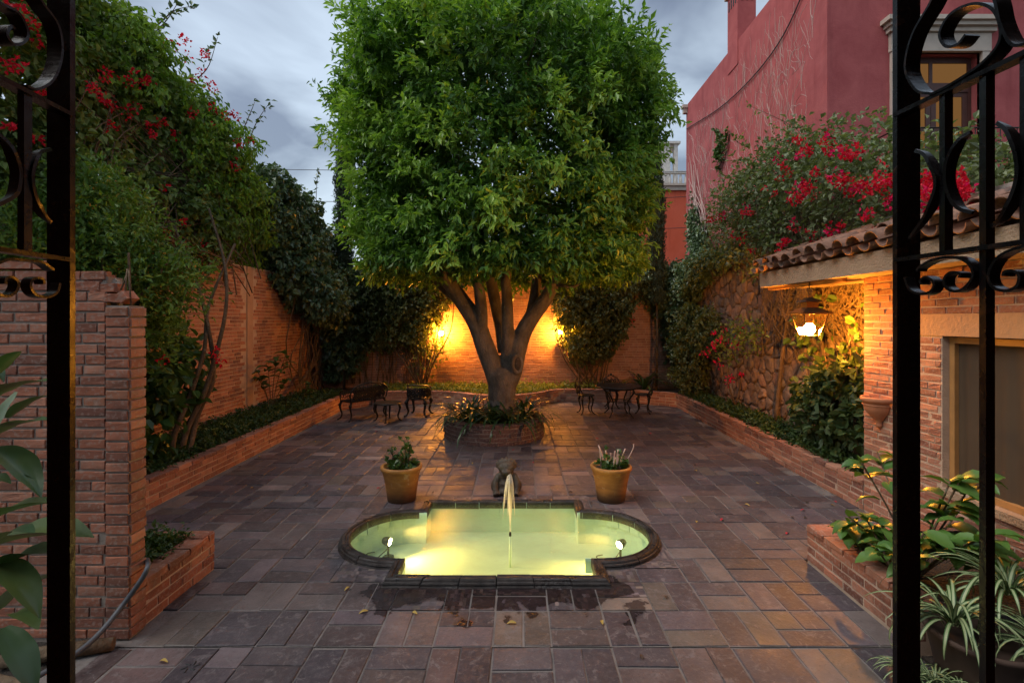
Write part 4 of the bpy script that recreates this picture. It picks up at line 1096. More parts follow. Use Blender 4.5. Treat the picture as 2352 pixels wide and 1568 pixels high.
rm = tr.modifiers.new('join', 'REMESH'); rm.mode = 'VOXEL'; rm.voxel_size = .02; rm.use_smooth_shade = True
sm_ = tr.modifiers.new('soften', 'SMOOTH'); sm_.iterations = 4; sm_.factor = .5
mb = MB(); mb.ball(kc + Vector((.0, -.022, 0)), .08, 12, (1, .45, 1.65)); o = mb.build('branch_scar', mk_bark('scar_wood', (.05,.038,.03), (.11,.085,.065))); parent_world(o, tree)
# crown
ZT = np.array([2.86, 2.98, 3.4, 4.2, 5.5, 6.4, 6.9, 7.5, 8.1, 8.6, 9.1, 9.35]); RT = np.array([2.1, 2.3, 2.38, 2.44, 2.62, 2.72, 2.36, 1.6, .75, .35, .2, .1])
def crown_r(th, z):
    up = np.clip((z - 4.8)/2.2, 0, 1)
    return np.interp(z, ZT, RT) * (1 + (.012 + .05*up)*np.sin(5*th + z*1.9) + (.012 + .045*up)*np.sin(9*th - z*2.7 + 1) + (.008+.02*up)*np.sin(14*th + z*5))
nb = 900
th = np.where(RNG.random(nb) < .80, RNG.uniform(-math.pi, 0, nb), RNG.uniform(0, math.pi, nb)) ; th = np.where(RNG.random(nb) < .12, RNG.choice([0, math.pi], nb) + RNG.normal(0, .3, nb), th)
zb = 3.12 + 6.0 * RNG.random(nb)**1.05
off_ = RNG.normal(0, 1, nb); rb_ = crown_r(th, zb) * (1 + off_*.065*(1 + .7*np.clip((zb-5)/2, 0, 1)))
BC = np.stack([TC.x + rb_*np.cos(th), TC.y + rb_*np.sin(th), zb], 1); BO = nrm(np.stack([np.cos(th), np.sin(th), np.clip((zb-6.6)*.6, -.1, 2)], 1))
up = np.clip((zb - 5)/2.2, 0, 1)
rep = 15
TP = np.repeat(BC, rep, 0) + RNG.normal(0, 1, (nb*rep, 3)) * (.105 + .03*np.repeat(up, rep))[:, None] - np.repeat(BO, rep, 0)*np.abs(RNG.normal(0, .09, (nb*rep, 1)))
TO = np.repeat(BO, rep, 0); TD = nrm(TO*.8 + np.array([0, 0, .2])*1 + RNG.normal(0, .45, TO.shape) + np.stack([0*np.repeat(up, rep), 0*np.repeat(up, rep), np.repeat(up, rep)*.7 - .25], 1))
Q1 = twigs_to_leaves(TP, TD, TO, 8, .115, .046, .18, .32, .55)
# inner fill and underside
ni = 5600; th = RNG.uniform(-math.pi, math.pi, ni); zi = RNG.uniform(2.95, 8.8, ni); ri = crown_r(th, zi) * RNG.uniform(.5, .86, ni)
IP = np.stack([TC.x + ri*np.cos(th), TC.y + ri*np.sin(th), zi], 1); IO = nrm(np.stack([np.cos(th), np.sin(th), 0*th], 1))
Q2 = twigs_to_leaves(IP, tdir(IO), IO, 8, .13, .06, .3, .2, .5)
nu = 1500; th = RNG.uniform(-math.pi, math.pi, nu); ru = 2.35*np.sqrt(RNG.uniform(.12, 1, nu))
UP = np.stack([TC.x + ru*np.cos(th), TC.y + ru*np.sin(th), 3.06 + RNG.random(nu)*.3 + .25*(1-ru/2.5)], 1); UO = nrm(np.stack([np.cos(th)*.4, np.sin(th)*.4, -1 + 0*th], 1))
Q3 = twigs_to_leaves(UP, tdir(UO, .8, 0), UO, 8, .125, .05, .2, .35, -.2)
# loose shoots breaking the outline
ns = 110;  th = np.concatenate([RNG.normal(math.pi, .5, 35), RNG.normal(0, .5, 35), RNG.uniform(-math.pi, 0, 40)]); zs = RNG.uniform(5.6, 7.6, ns); rs = crown_r(th, zs)
SP_, SD_, SO_ = [], [], []
for a, z, r in zip(th, zs, rs):
    d = np.array([math.cos(a), math.sin(a), random.uniform(.2, 1.2)]); d /= np.linalg.norm(d); Ls = random.uniform(.15, .5); p0 = np.array([TC.x + r*math.cos(a), TC.y + r*math.sin(a), z])
    for k in range(6): SP_.append(p0 + d*Ls*k/6 + RNG.normal(0, .02, 3)); SD_.append(d); SO_.append(d)
SP_, SD_, SO_ = np.array(SP_), np.array(SD_), np.array(SO_)
Q4 = twigs_to_leaves(SP_, nrm(SD_ + RNG.normal(0, .35, SD_.shape)), SO_, 6, .13, .05, .12, .2, .5)
Qs = [np.concatenate(x) for x in zip(Q1, Q2, Q3, Q4)]
V, F_ = leaf_geo(*Qs)
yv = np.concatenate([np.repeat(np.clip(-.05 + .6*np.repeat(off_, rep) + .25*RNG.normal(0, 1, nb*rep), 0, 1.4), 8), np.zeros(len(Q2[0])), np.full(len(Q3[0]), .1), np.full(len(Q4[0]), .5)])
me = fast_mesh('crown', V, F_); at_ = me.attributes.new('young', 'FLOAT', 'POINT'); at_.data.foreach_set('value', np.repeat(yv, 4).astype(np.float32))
o = link('crown', me, None, M['ficus']); parent_world(o, tree)
tw = []
for k in range(70):
    i = random.randrange(nb); p = Vector(BC[i]); c = Vector((TC.x, TC.y, max(3.2, p.z - 1.2))); tw.append([c + (p-c)*.35, c + (p-c)*.7 + Vector((0, 0, .1)), p])
stems(tree, tw, 'twigs', 'bark', .035, .008, 5, True)

# ---------------------------------------------------------------- strap-leaved clumps round the trunk
def strap_clump(x, y, z, n, L, label, seed, w=.03, mkey='strap', group=None, name='strap_leaf_plant', up=1.0):
    rg = random.Random(seed); t = thing(name, (x, y, z), label, 'plant', group)
    mb = MB()
    for k in range(n):
        a = rg.uniform(0, 2*math.pi); l = L*rg.uniform(.6, 1.15); el = rg.uniform(.5, 1.35)*up; P = []; h = 0; r = rg.uniform(0, .04); e = el
        for s in range(8):
            P.append(Vector((r*math.cos(a), r*math.sin(a), h))); r += l/7*math.cos(e); h += l/7*math.sin(e); e -= rg.uniform(.18, .36)/up
        sd = Vector((-math.sin(a), math.cos(a), 0)); V = []; Fc = []
        for s, p in enumerate(P):
            ww = w/2*math.sin(math.pi*min(.97, (.25 + .72*s/7)))**.6; dn = Vector((0, 0, -ww*.35))
            V += [p + sd*ww, p + dn, p - sd*ww]
        for s in range(7): Fc += [(3*s, 3*s+3, 3*s+4, 3*s+1), (3*s+1, 3*s+4, 3*s+5, 3*s+2)]
        mb.add(V, Fc, True)
    mb.build('leaves', M[mkey], t); return t
for k, lb_ in enumerate(('behind the trunk on the left', 'at the left edge of the round planter', 'left of the trunk in the round planter', 'just left of the foot of the trunk', 'in front of the foot of the trunk', 'just right of the foot of the trunk', 'right of the trunk in the round planter', 'at the right edge of the round planter', 'behind the trunk on the right')):
    a = -math.pi/2 + (k - 4)*.55 + random.uniform(-.08, .08); rr = random.uniform(.55, .72)
    strap_clump(TCX + rr*math.cos(a), TCY + rr*math.sin(a), .29, 34, .84, 'dark strap-leaved clump ' + lb_, 60+k, .042, 'strap', 'strap leaf clumps in the tree planter')

# ---------------------------------------------------------------- left bougainvillea and creepers
bl_ = thing('bougainvillea', (-5.0, 7.3, .27), 'huge red flowering bougainvillea towering over the left wall', 'bougainvillea')
blobs = [((-6.4,4.2,5.7),(.8,1.5,2.0)), ((-6.4,6.2,5.6),(.8,1.4,1.8)), ((-6.35,7.7,5.4),(.8,1.2,1.65)), ((-6.3,9.0,5.0),(.8,1.1,1.45)), ((-6.2,10.2,4.6),(.75,.95,1.1)), ((-6.0,8.6,3.9),(.7,1.3,.9)), ((-6.1,6.6,4.0),(.75,1.3,.9))]
P, O = blob_points(blobs, 9000, .12, .2, 1)
foliage('crown', bl_, 'boug_leaf', P, tdir(O, .6, -.1), O, 6, .115, .08, .22, .35, .6)
P, O = blob_points([((-5.95,9.2,5.4),(.6,1.3,1.1)), ((-5.85,10.3,4.5),(.5,.8,1.0)), ((-6.05,7.4,6.1),(.65,.9,.9)), ((-5.75,9.0,4.2),(.45,.8,.8))], 2600, .05, .4, 2)
foliage('creeper', bl_, 'vine_lime', P, tdir(O, .5, -.5), O, 8, .10, .055, .26, .6, .5)
cen = []
for px, py in [(30,155),(235,225),(345,175),(300,180),(90,95),(70,50),(20,285),(85,325),(10,145),(490,255),(370,285),(455,180),(470,130),(400,95),(430,115),(480,205),(535,255),(560,320),(385,545),(425,520),(475,555),(290,690),(250,240),(220,200),(260,300),(100,225),(45,15),(15,20),(440,250),(535,380),(505,270),(405,300),(240,165),(375,415),(350,300),(305,250),(330,185),(545,330)]:
    X = 5.5 + random.uniform(-.1, .25); a = (VX - px)/FPX
    d = X/a if a > .4 else 10; d = min(d, 11); cen += [at(px + random.gauss(0, 8), py + random.gauss(0, 8), d*random.uniform(.93, .99)) for _ in range(2)]
blossoms(bl_, np.array([tuple(c) for c in cen]), 'bract', 13, .05, .075)
sh = [at(455,180,9.2), at(480,150,9.2), at(500,85,9.2)], [at(570,330,10), at(590,280,10), at(620,235,10)], [at(360,60,8), at(400,25,8), at(440,15,8)], [at(340,90,8), at(380,50,8), at(410,5,8)], [at(545,330,10), at(575,260,10), at(585,235,10)]
stems(bl_, sh, 'shoot', 'stem', .012, .004)
SP_ = np.array([tuple(s[0].lerp(s[2], k/9) + Vector(RNG.normal(0, .012, 3))) for s in sh for k in range(3, 10)]); SO_ = np.tile([.3, -.2, .8], (len(SP_), 1))
foliage('shoot_leaves', bl_, 'ivy', SP_, tdir(SO_), SO_, 3, .10, .055, .03, .2)
stems(bl_, [[at(410,1075,6.9), at(430,985,7.0), at(470,900,7.1), at(500,800,7.2), at(520,700,7.4), at(515,600,7.7), at(480,480,8)],
            [at(395,1075,6.8), at(400,1000,6.8), at(440,900,7.0), at(470,800,7.1), at(480,700,7.4), at(540,560,8)],
            [at(430,1060,7.0), at(455,950,7.2), at(490,870,7.3), at(480,760,7.2), at(450,640,7.4), at(400,520,7.6)]], 'trunk', 'stem', .042, .018, 8)
stems(bl_, [[Vector((-5.3 + random.uniform(-.3, .2), random.uniform(6, 10), random.uniform(2.6, 3.4))), Vector((-5.4, random.uniform(6, 10), random.uniform(3.6, 4.3))), Vector((-5.6, random.uniform(6, 10.5), random.uniform(4.5, 5.5)))] for _ in range(60)], 'bare_stems', 'stem', .014, .006, 4, True)
# dark broad-leaved undergrowth at its foot
ug = thing('leafy_shrub', (-4.75, 6.6, .27), 'dark leafy shrub crowding the foot of the left bougainvillea trunk', 'shrub')
P, O = blob_points([((-4.95,6.5,1.7),(.35,.55,.7)), ((-4.9,6.3,.9),(.32,.45,.55)), ((-4.95,7.1,1.4),(.3,.45,.5))], 420, .3, .25, 3)
foliage('foliage', ug, 'broad', P, tdir(O), O, 4, .15, .095, .2, .3, .5, True)
blossoms(ug, np.array([tuple(at(505,830,6.9)), tuple(at(375,830,6.3)), tuple(at(495,810,7))]), 'bract', 16, .05, .07)
# duranta with orange berries
du = thing('berry_shrub', (-4.7, 5.7, .27), 'yellow green shrub with small orange berries behind the low brick wall', 'shrub')
dblobs = [((-4.8,5.6,3.0),(.5,.5,.5)), ((-4.6,5.9,2.7),(.45,.45,.4)), ((-5.1,5.4,2.7),(.5,.5,.6)), ((-4.25,6.0,2.65),(.28,.3,.2)), ((-4.75,5.6,3.5),(.28,.3,.3)), ((-4.7,6.1,2.1),(.28,.35,.4))]
P, O = blob_points(dblobs, 1900, .25, .8, 4)
foliage('crown', du, 'duranta', P, tdir(O, .8, .5, .5), O, 11, .07, .03, .32, .0, .5)
P, O = blob_points(dblobs, 90, 0, .2, 5); mb = MB()
for p in P:
    for k in range(5): mb.ball(p + RNG.normal(0, .035, 3), .010, 5)
o = mb.build('berries', M['berry']); parent_world(o, du); o['kind'] = 'stuff'
stems(du, [[Vector((-4.75 + random.uniform(-.1, .1), 5.6 + random.uniform(-.1, .1), .27)), Vector((-4.7 + random.uniform(-.3, .3), 5.6 + random.uniform(-.2, .2), 1.6)), Vector((-4.6 + random.uniform(-.6, .6), 5.6 + random.uniform(-.4, .4), 2.9))] for _ in range(7)], 'stem', 'stem', .03, .012)
# dark ivy mass over the far end of the left wall
iv = thing('ivy', (-5.3, 12.4, .27), 'dark glossy ivy spilling over the far end of the left wall', 'ivy')
iblobs = [((-5.8,11.5,4.5),(.6,.9,1.1)), ((-5.7,12.6,4.3),(.65,.95,1.1)), ((-5.6,13.5,3.7),(.65,.8,1.0)), ((-5.35,12.3,3.4),(.45,1.1,.8)), ((-4.75,12.3,2.75),(.42,.5,.5)), ((-5.0,13.5,2.7),(.6,.7,.9)), ((-4.95,13.8,1.6),(.5,.4,.9))]
P, O = blob_points(iblobs, 4600, .12, .16, 6)
foliage('foliage', iv, 'ivy', P, tdir(O, .6, -.2), O, 6, .13, .09, .2, .35, .6)
stems(iv, [[Vector((-5.35, random.uniform(11.3, 13.9), .3)), Vector((-5.25, random.uniform(11.3, 13.9), 1.4)), Vector((-5.2, random.uniform(11.5, 13.8), 2.8))] for _ in range(26)], 'hanging_stems', 'stem', .018, .01, 4, True)
stems(iv, [[at(725,480,13), at(728,420,13), at(733,385,13)]], 'shoot', 'stem', .01, .004)
SP_ = np.array([tuple(at(727, 440 - 6*k, 13)) for k in range(9)]); foliage('shoot_leaves', iv, 'ivy', SP_, tdir(np.tile([.3,-.2,.8], (9, 1))), np.tile([.3,-.2,.8], (9, 1)), 2, .11, .06, .06, .1)
# ground cover
def cover(name, box, n, key, label, z, zj=.1, L=.05):
    P = np.stack([RNG.uniform(box[0], box[1], n), RNG.uniform(box[2], box[3], n), z + RNG.random(n)**1.5*zj], 1); O = np.tile([0, 0, 1.], (n, 1))
    D = tdir(O, .5, .2, .8); Q, A, Nn, l, w_ = twigs_to_leaves(P, D, O, 5, L, L*.75, L*2, .1, .9)
    k = np.ones(len(Q), bool)
    if name == 'back': k = np.array([q[1] > back_y(q[0]) + .1 for q in Q])
    V, F_ = leaf_geo(Q[k], A[k], Nn[k], l[k], w_[k]); o = link('ground_cover', fast_mesh('ground_cover', V, F_), None, M[key]); tag(o, label, kind='stuff'); return o
cover('left', (-5.45, -4.42, 5.2, 12.6), 4200, 'cover', 'dark creeping ground cover filling the left planter', .27, .14)
cover('right', (4.1, 4.62, 5.9, 12.6), 3200, 'cover', 'dark creeping ground cover filling the right planter', .26, .16)
cover('back', (-3.8, 3.0, 12.3, 14.1), 3600, 'cover_lamplit', 'pale green ground cover in the back planter, lamp light put into its colour', .28, .12, .06)
cover('small', (-3.4, -2.83, 3.62, 4.33), 700, 'cover', 'small leaved ground cover in the little planter by the low brick wall', .26, .12, .035)
cover('small', (2.78, 3.1, 4.0, 4.45), 160, 'cover', 'small leaved creeper in the corner planter under the window', .26, .12, .035)
# broad-leaved plants
def big_leaf_mesh(L, Wd, curl=.5, fold=.2, wave=.0, seed=0, n=8):
    """one broad leaf along +X with midrib fold, curling down"""
    rg = random.Random(seed); V = []; Fc = []; x = z = 0; e = curl*.55
    for s in range(n+1):
        u = s/n; w = Wd/2*(math.sin(math.pi*min(1, .06 + .94*u))**.75)*(1 - .25*u) if s < n else 0.003
        wv = wave*math.sin(u*18 + seed)*Wd
        for q in (1, .5, 0, -.5, -1): V.append((x, w*q, z + abs(q)*w*fold*2 + (wv if abs(q) == 1 else 0)))
        x += L/n*math.cos(e); z += L/n*math.sin(e); e -= curl*1.5/n
    for s in range(n):
        for k in range(4): a = s*5 + k; Fc.append((a, a+1, a+6, a+5))
    return MB().add(V, Fc, True)
def leafy_plant(loc, label, nl, L, Wd, hts, key, seed, cat='plant', name='broad_leaf_plant', spread=.25, stemk='stem', group=None):
    rg = random.Random(seed); t = thing(name, loc, label, cat, group); ms = [big_leaf_mesh(L, Wd, rg.uniform(.5, 1.0), rg.uniform(.08, .22), .03, seed+i).mesh('leaf') for i in range(4)]
    for me in ms: me.materials.append(M[key])
    nst = max(1, nl//7); tips = []
    for s in range(nst):
        a = rg.uniform(0, 6.28); r = spread*rg.uniform(.2, 1); h = rg.uniform(*hts); tips.append(Vector((r*math.cos(a), r*math.sin(a), h)))
        MB().tube(smooth_path([(0, 0, 0), (tips[-1].x*.4, tips[-1].y*.4, h*.5), tips[-1]], 4), [.007]*9, 5).build('stem', M[stemk], t)
    for k in range(nl):
        tp = tips[k % nst]; o = bpy.data.objects.new('leaf', ms[rg.randrange(4)]); COL.objects.link(o); o.parent = t
        f = rg.uniform(.65, 1.0) if k >= nst else 1.0; o.location = (tp.x*f, tp.y*f, tp.z*f); s_ = rg.uniform(.65, 1.15); o.scale = (s_, s_, s_)
        o.rotation_euler = (rg.uniform(-.35, .35), rg.uniform(-.5, .35), rg.uniform(0, 6.28) if k >= nst else -1.2 + rg.uniform(-1, 1))
    return t
leafy_plant((-5.15, 10.4, .27), 'broad-leaved plant standing against the left brick wall', 42, .27, .15, (.7, 1.25), 'broad', 1, spread=.45)
leafy_plant((-4.65, 6.2, .27), 'large light green leaves low beside the bougainvillea trunk', 12, .24, .15, (.3, .75), 'lime_big', 2, spread=.3)
leafy_plant((-4.85, 8.1, .27), 'pale yellow green low plant in the left planter', 22, .13, .09, (.08, .2), 'lime_big', 3, spread=.25)
leafy_plant((-4.6, 5.75, .27), 'round pale leaves at the near corner of the left planter', 9, .12, .1, (.06, .16), 'lime_big', 4, spread=.2)
leafy_plant((-5.0, 11.5, .27), 'low dark leafy plant near the far end of the left planter', 18, .18, .1, (.2, .5), 'broad', 5, spread=.35)

# ---------------------------------------------------------------- creepers on the back wall
v1 = thing('wall_vine', (-2.6, 13.75, .28), 'dark tangled vine covering the back wall left of the lamps', 'vine')
def dl(u, z):
    low = np.interp(u, [-5.5, -4.9, -4.2, -3.4, -2.6, -2.1, -1.6], [.4, .8, 1.2, 1.35, 1.1, 2.3, 3.1]); a = np.clip((z - low)/.35, 0, 1)
    return a*np.interp(u, [-5.5, -2.4, -1.9, -1.3], [1, .95, .4, 0])
P, O = wall_points(BY, -5.4, -1.2, .4, 3.75, 3600, .5, dl, 1)
foliage('foliage', v1, 'vine_dark', P, tdir(O, .4, -.3), O, 6, .09, .06, .18, .35, .5)
stems(v1, [[Vector((-2.65 + random.uniform(-.12, .12), 13.75, .28)), Vector((-2.65 + s*.45, 13.7 + random.uniform(-.1, .1), 1.0)), Vector((-2.7 + s*1.0 + random.uniform(-.1, .1), 13.85, 1.9)), Vector((-2.8 + s*1.4, 13.95, random.uniform(2.4, 3.2)))] for s in np.linspace(-1, .72, 13)], 'stem', 'stem', .03, .01)
stems(v1, [[Vector((x, BY - .06, .4)), Vector((x + random.uniform(-.15, .15), BY - .12, 1.5)), Vector((x + random.uniform(-.25, .25), BY - .1, 3.2))] for x in np.random.default_rng(3).uniform(-5.4, -3.0, 34)], 'bare_stems', 'stem', .012, .006, 4, True)
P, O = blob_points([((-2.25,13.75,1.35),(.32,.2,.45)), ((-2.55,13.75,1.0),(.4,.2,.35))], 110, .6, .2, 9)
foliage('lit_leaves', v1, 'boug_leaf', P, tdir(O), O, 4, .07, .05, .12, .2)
v2 = thing('wall_vine', (2.0, 13.75, .28), 'dark bushy vine on the back wall right of the lamps', 'vine')
def dr_(u, z):
    lo = np.interp(u, [.85, 1.2, 1.6, 2.4, 2.9, 3.3], [3.1, 1.5, .9, 1.0, 1.6, 2.9]); e0 = np.clip((z - lo)/.4, 0, 1); return e0*np.interp(u, [.8, 1.25, 3.0, 3.4], [.25, 1, 1, .3])
P, O = wall_points(BY, .8, 3.4, .6, 3.75, 2600, .75, dr_, 2)
foliage('foliage', v2, 'vine_dark', P, tdir(O, .5, -.3), O, 6, .09, .06, .18, .35, .5)
stems(v2, [[Vector((2.0 + random.uniform(-.45, .35), 13.75, .28)), Vector((1.95 + s*.6, 13.65 + random.uniform(-.1, .1), 1.1)), Vector((2.0 + s*.85 + random.uniform(-.1, .1), 13.7, 2.0)), Vector((2.0 + s*1.0, 13.9, random.uniform(2.5, 3.4)))] for s in np.linspace(-1.1, .9, 18)], 'stem', 'stem', .022, .008)
blossoms(v2, np.array([(3.1, 13.5, 2.2), (1.35, 13.6, 3.3), (2.7, 13.5, 3.4)]), 'bract', 14, .05, .07)
v3 = thing('ivy', (4.2, 14.0, .28), 'ivy hanging from the far right corner of the walls', 'ivy')
def di(u, z):
    lo = np.interp(u, [3.2, 3.6, 4.0, 4.3, 4.7], [3.2, 2.6, 2.0, 1.0, .5]); return np.clip((z - lo)/.4, 0, 1)
P, O = wall_points(BY, 3.1, 4.7, .5, 3.75, 1500, .45, di, 3)
foliage('foliage', v3, 'ivy', P, tdir(O, .5, -.3), O, 6, .09, .065, .15, .35, .5)
def dsw(u, z): return np.clip((z - np.interp(u, [8, 11.3, 12.2, 13, 14.2], [3.35, 3.3, 3.0, 2.5, 1.2]))/.3, 0, 1)
P, O = wall_points(SX, 10.5, 14.2, 1.0, 3.7, 1500, .4, dsw, 4, 'x-')
foliage('foliage', v3, 'ivy', P, tdir(O, .5, -.3), O, 6, .09, .065, .15, .35, .5)
P, O = wall_points(BY, -5, 4.7, 3.3, 3.75, 900, .35, lambda u, z: .8 + 0*u, 5)
wt = thing('ivy', (0, 14.1, 3.4), 'strip of ivy running along the top of the back wall', 'ivy')
foliage('foliage', wt, 'ivy', P, tdir(O, .5, -.2), O, 6, .09, .065, .18, .3, .6)

# ---------------------------------------------------------------- cypresses
def cypress(x, y, z0, zt, w, label, zc):
    t = thing('cypress_tree', (x, y, z0), label, 'tree', 'slender cypresses before the back wall')
    o = MB().tube([(0, 0, 0), (.02, 0, 1.5), (-.01, 0, 3), (0, 0, zt-z0-.4)], [.035, .03, .028, .008], 7).build('trunk', M['stem'], t)
    n = 3600; u = RNG.random(n); z = zc + (zt - zc)*u; r = w*np.sqrt(np.clip(np.minimum(1, (1-u)*2.6), 0, 1))*(.7+.3*np.minimum(1, u*6))*RNG.uniform(.25, 1.08, n); a = RNG.uniform(0, 6.28, n)
    P = np.stack([x + r*np.cos(a), y + r*np.sin(a), z], 1); O = np.stack([np.cos(a), np.sin(a), 0*a], 1)
    foliage('crown', t, 'cypress', P, nrm(O*.35 + [0, 0, 1.]), O, 6, .075, .02, .12, -.4, .2)
cypress(at(790,0,13.6).x, 13.6, .28, 7.75, .22, 'slender cypress left of the big tree on a thin bare trunk', 3.0)
cypress(at(1508,0,13.6).x, 13.6, .28, 6.6, .19, 'slender cypress right of the big tree before the orange building', 2.6)

# ---------------------------------------------------------------- right side
rg_ = thing('bougainvillea', (4.9, 8.5, .26), 'red flowering bougainvillea spilling over the stone wall and tiled eave', 'bougainvillea')
rbl = [((4.95,11.0,4.5),(.5,1.0,.85)), ((4.9,9.6,4.5),(.6,1.0,.95)), ((4.9,8.2,4.2),(.6,.9,.95)), ((4.85,7.0,3.9),(.6,.9,.8)), ((4.9,6.0,3.7),(.55,.8,.6)), ((5.0,5.1,3.5),(.45,.7,.42)), ((4.75,9.0,3.7),(.5,1.6,.45)), ((5.05,9.3,5.2),(.3,.6,.45))]
P, O = blob_points(rbl, 3900, .15, .5, 12)
foliage('crown', rg_, 'boug_olive', P, tdir(O, .7, .1, .7), O, 5, .085, .06, .26, .15, .7)
cen = []
for px, py, k in [(1720,490,3),(1640,500,1),(1660,495,1),(1700,545,2),(1800,560,3),(1850,575,1),(1830,455,4),(1850,425,4),(1870,445,3),(1755,440,1),(1800,400,2),(1790,370,1),(1930,410,4),(1945,420,3),(1960,425,3),(1880,395,2),(1830,330,2),(1840,315,1),(1900,320,3),(1940,350,3),(1965,350,2),(1910,345,2),(1860,350,2),(1985,440,3),(2010,430,3),(2030,420,3),(2045,460,2),(2040,400,2),(1985,500,2),(1960,560,3),(1920,530,3),(1880,545,1),(1820,520,1),(2130,420,6),(2125,445,5),(2200,420,6),(2215,440,5),(2180,450,4),(2220,470,4),(2190,405,3),(2140,490,2),(1760,580,1),(1900,560,2),(2000,540,2)]:
    X = 4.2; d = X*FPX/(px - VX)
    cen += [at(px + random.gauss(0, 9), py + random.gauss(0, 7), d*random.uniform(.93, 1.03)) for _ in range(k + 1)]
blossoms(rg_, np.array([tuple(c) for c in cen[::6]]), 'bract_pink', 13, .05, .075)
blossoms(rg_, np.array([tuple(c) for i, c in enumerate(cen) if i % 6]), 'bract', 13, .05, .075)
stems(rg_, [[Vector((4.6, 8.9, .3)), Vector((4.6, 8.7, 1.5)), Vector((4.62, 8.4, 2.8)), Vector((4.8, 8.6, 3.9))], [Vector((4.6, 7.4, .3)), Vector((4.6, 7.5, 1.6)), Vector((4.6, 7.7, 2.9)), Vector((4.8, 7.5, 3.9))]], 'trunk', 'stem', .04, .02, 7)
stems(rg_, [[Vector((4.62, random.uniform(6.2, 9.5), random.uniform(1.4, 2.4))), Vector((4.55, random.uniform(6.5, 9.3), random.uniform(2.5, 3))), Vector((4.8, random.uniform(6.5, 9.5), random.uniform(3.4, 4.2)))] for _ in range(120)], 'bare_stems', 'stem', .008, .004, 4, True)
stems(rg_, [[Vector((4.45 + random.uniform(-.1, .2), y_, random.uniform(3.1, 3.5))), Vector((4.4 + random.uniform(-.1, .2), y_ + random.uniform(-.4, .4), random.uniform(3.4, 3.9))), Vector((4.4 + random.uniform(-.1, .3), y_ + random.uniform(-.7, .7), random.uniform(3.8, 4.6)))] for y_ in np.random.default_rng(8).uniform(6.5, 11.5, 110)], 'twigs', 'stem', .006, .003, 4, True)
shr = [[at(1860,340,8), at(1820,290,8.3), at(1715,240,8.6)], [at(1990,340,7), at(2010,300,7), at(2015,265,7)], [at(1720,340,10), at(1700,330,10), at(1685,320,10)]]
stems(rg_, shr, 'shoot', 'stem', .008, .003)
SP_ = np.array([tuple(s[0].lerp(s[2], k/10) + Vector(RNG.normal(0, .03, 3))) for s in shr for k in range(11)]); SO_ = np.tile([-.3, -.3, .7], (len(SP_), 1))
foliage('shoot_leaves', rg_, 'boug_leaf', SP_, tdir(SO_), SO_, 4, .07, .045, .08, .15)
# ivy on the far edge of the red building and a small climber on its side
ci = thing('ivy', (5.4, 15.4, 3.3), 'ivy and dry stems climbing the far corner of the red building', 'ivy')
P, O = wall_points(RX, 13.2, 15.5, 3.3, 7.2, 1200, .15, lambda u, z: np.clip((np.interp(u, [13.6, 14.4, 16.3], [4.0, 5.0, 7.0]) - z)/.5, 0, 1), 6, 'x-')
foliage('foliage', ci, 'ivy', P, tdir(O, .4, -.3), O, 4, .10, .075, .15, .3, .5)
stems(ci, [[Vector((RX-.06, 15.7 - .5*k/14, 3.4)), Vector((RX-.12, 15.7 - random.uniform(0, 1.5), 5)), Vector((RX-.08, 15.9 - random.uniform(0, .9), random.uniform(6, 7.5)))] for k in range(16)], 'dry_stems', 'drystem', .015, .008, 4, True)
cy_ = thing('ivy', (5.45, 13.0, 5.2), 'small green climber forking on the red stucco wall', 'ivy')
fk = [[at(1637,388,13.6), at(1660,345,13.1), at(1672,300,12.9)], [at(1645,372,13.5), at(1648,330,13.4), at(1642,298,13.6)], [at(1640,360,13.5), at(1630,345,13.6), at(1632,352,13.6)]]
fk = [[Vector((RX-.03, p.y, p.z)) for p in s] for s in fk]; stems(cy_, fk, 'stem', 'stem', .012, .006)
SP_ = np.array([tuple(s[0].lerp(s[1], k/8) if k <= 8 else s[1].lerp(s[2], (k-8)/8)) for s in fk for k in range(17)]); SO_ = np.tile([-1., 0, .2], (len(SP_), 1))
foliage('leaves', cy_, 'broad', SP_, tdir(SO_), SO_, 7, .09, .07, .1, .2, .4)
# shrubs in the right planter
hy = thing('hydrangea_shrub', (4.4, 6.7, .26), 'lamp-lit broad leaved shrub under the hanging lantern', 'shrub')
P, O = blob_points([((4.35,6.6,1.0),(.33,.5,.55)), ((4.4,6.1,1.0),(.3,.35,.5)), ((4.4,7.2,.9),(.28,.45,.5)), ((4.35,6.4,1.45),(.25,.4,.25))], 420, .25, .3, 13)
foliage('foliage', hy, 'broad_lit', P, tdir(O, .7, .4), O, 5, .11, .075, .14, .2, .7, True)
stems(hy, [[Vector((4.45, 6.6 + random.uniform(-.5, .5), .26)), Vector((4.4, 6.6 + random.uniform(-.6, .6), .8)), Vector((4.3, 6.6 + random.uniform(-.6, .6), random.uniform(1.3, 2.5)))] for _ in range(12)], 'stem', 'stem', .016, .006)
P, O = blob_points([((4.5,6.0,1.9),(.2,.4,.7)), ((4.5,7.6,1.9),(.2,.5,.6))], 90, .4, .3, 14)
foliage('climbing_leaves', hy, 'broad', P, tdir(O), O, 3, .11, .08, .14, .3, .4, True)
sb2 = thing('small_bougainvillea', (4.45, 10.3, .26), 'young bougainvillea with crimson flowers trained on the stone wall', 'bougainvillea')
stems(sb2, [[at(1690,930,10.4), at(1700,880,10.4), at(1690,830,10.5), at(1668,790,10.5)], [at(1688,930,10.4), at(1672,870,10.5), at(1680,810,10.6), at(1690,770,10.6)]], 'trunk', 'stem', .02, .008)
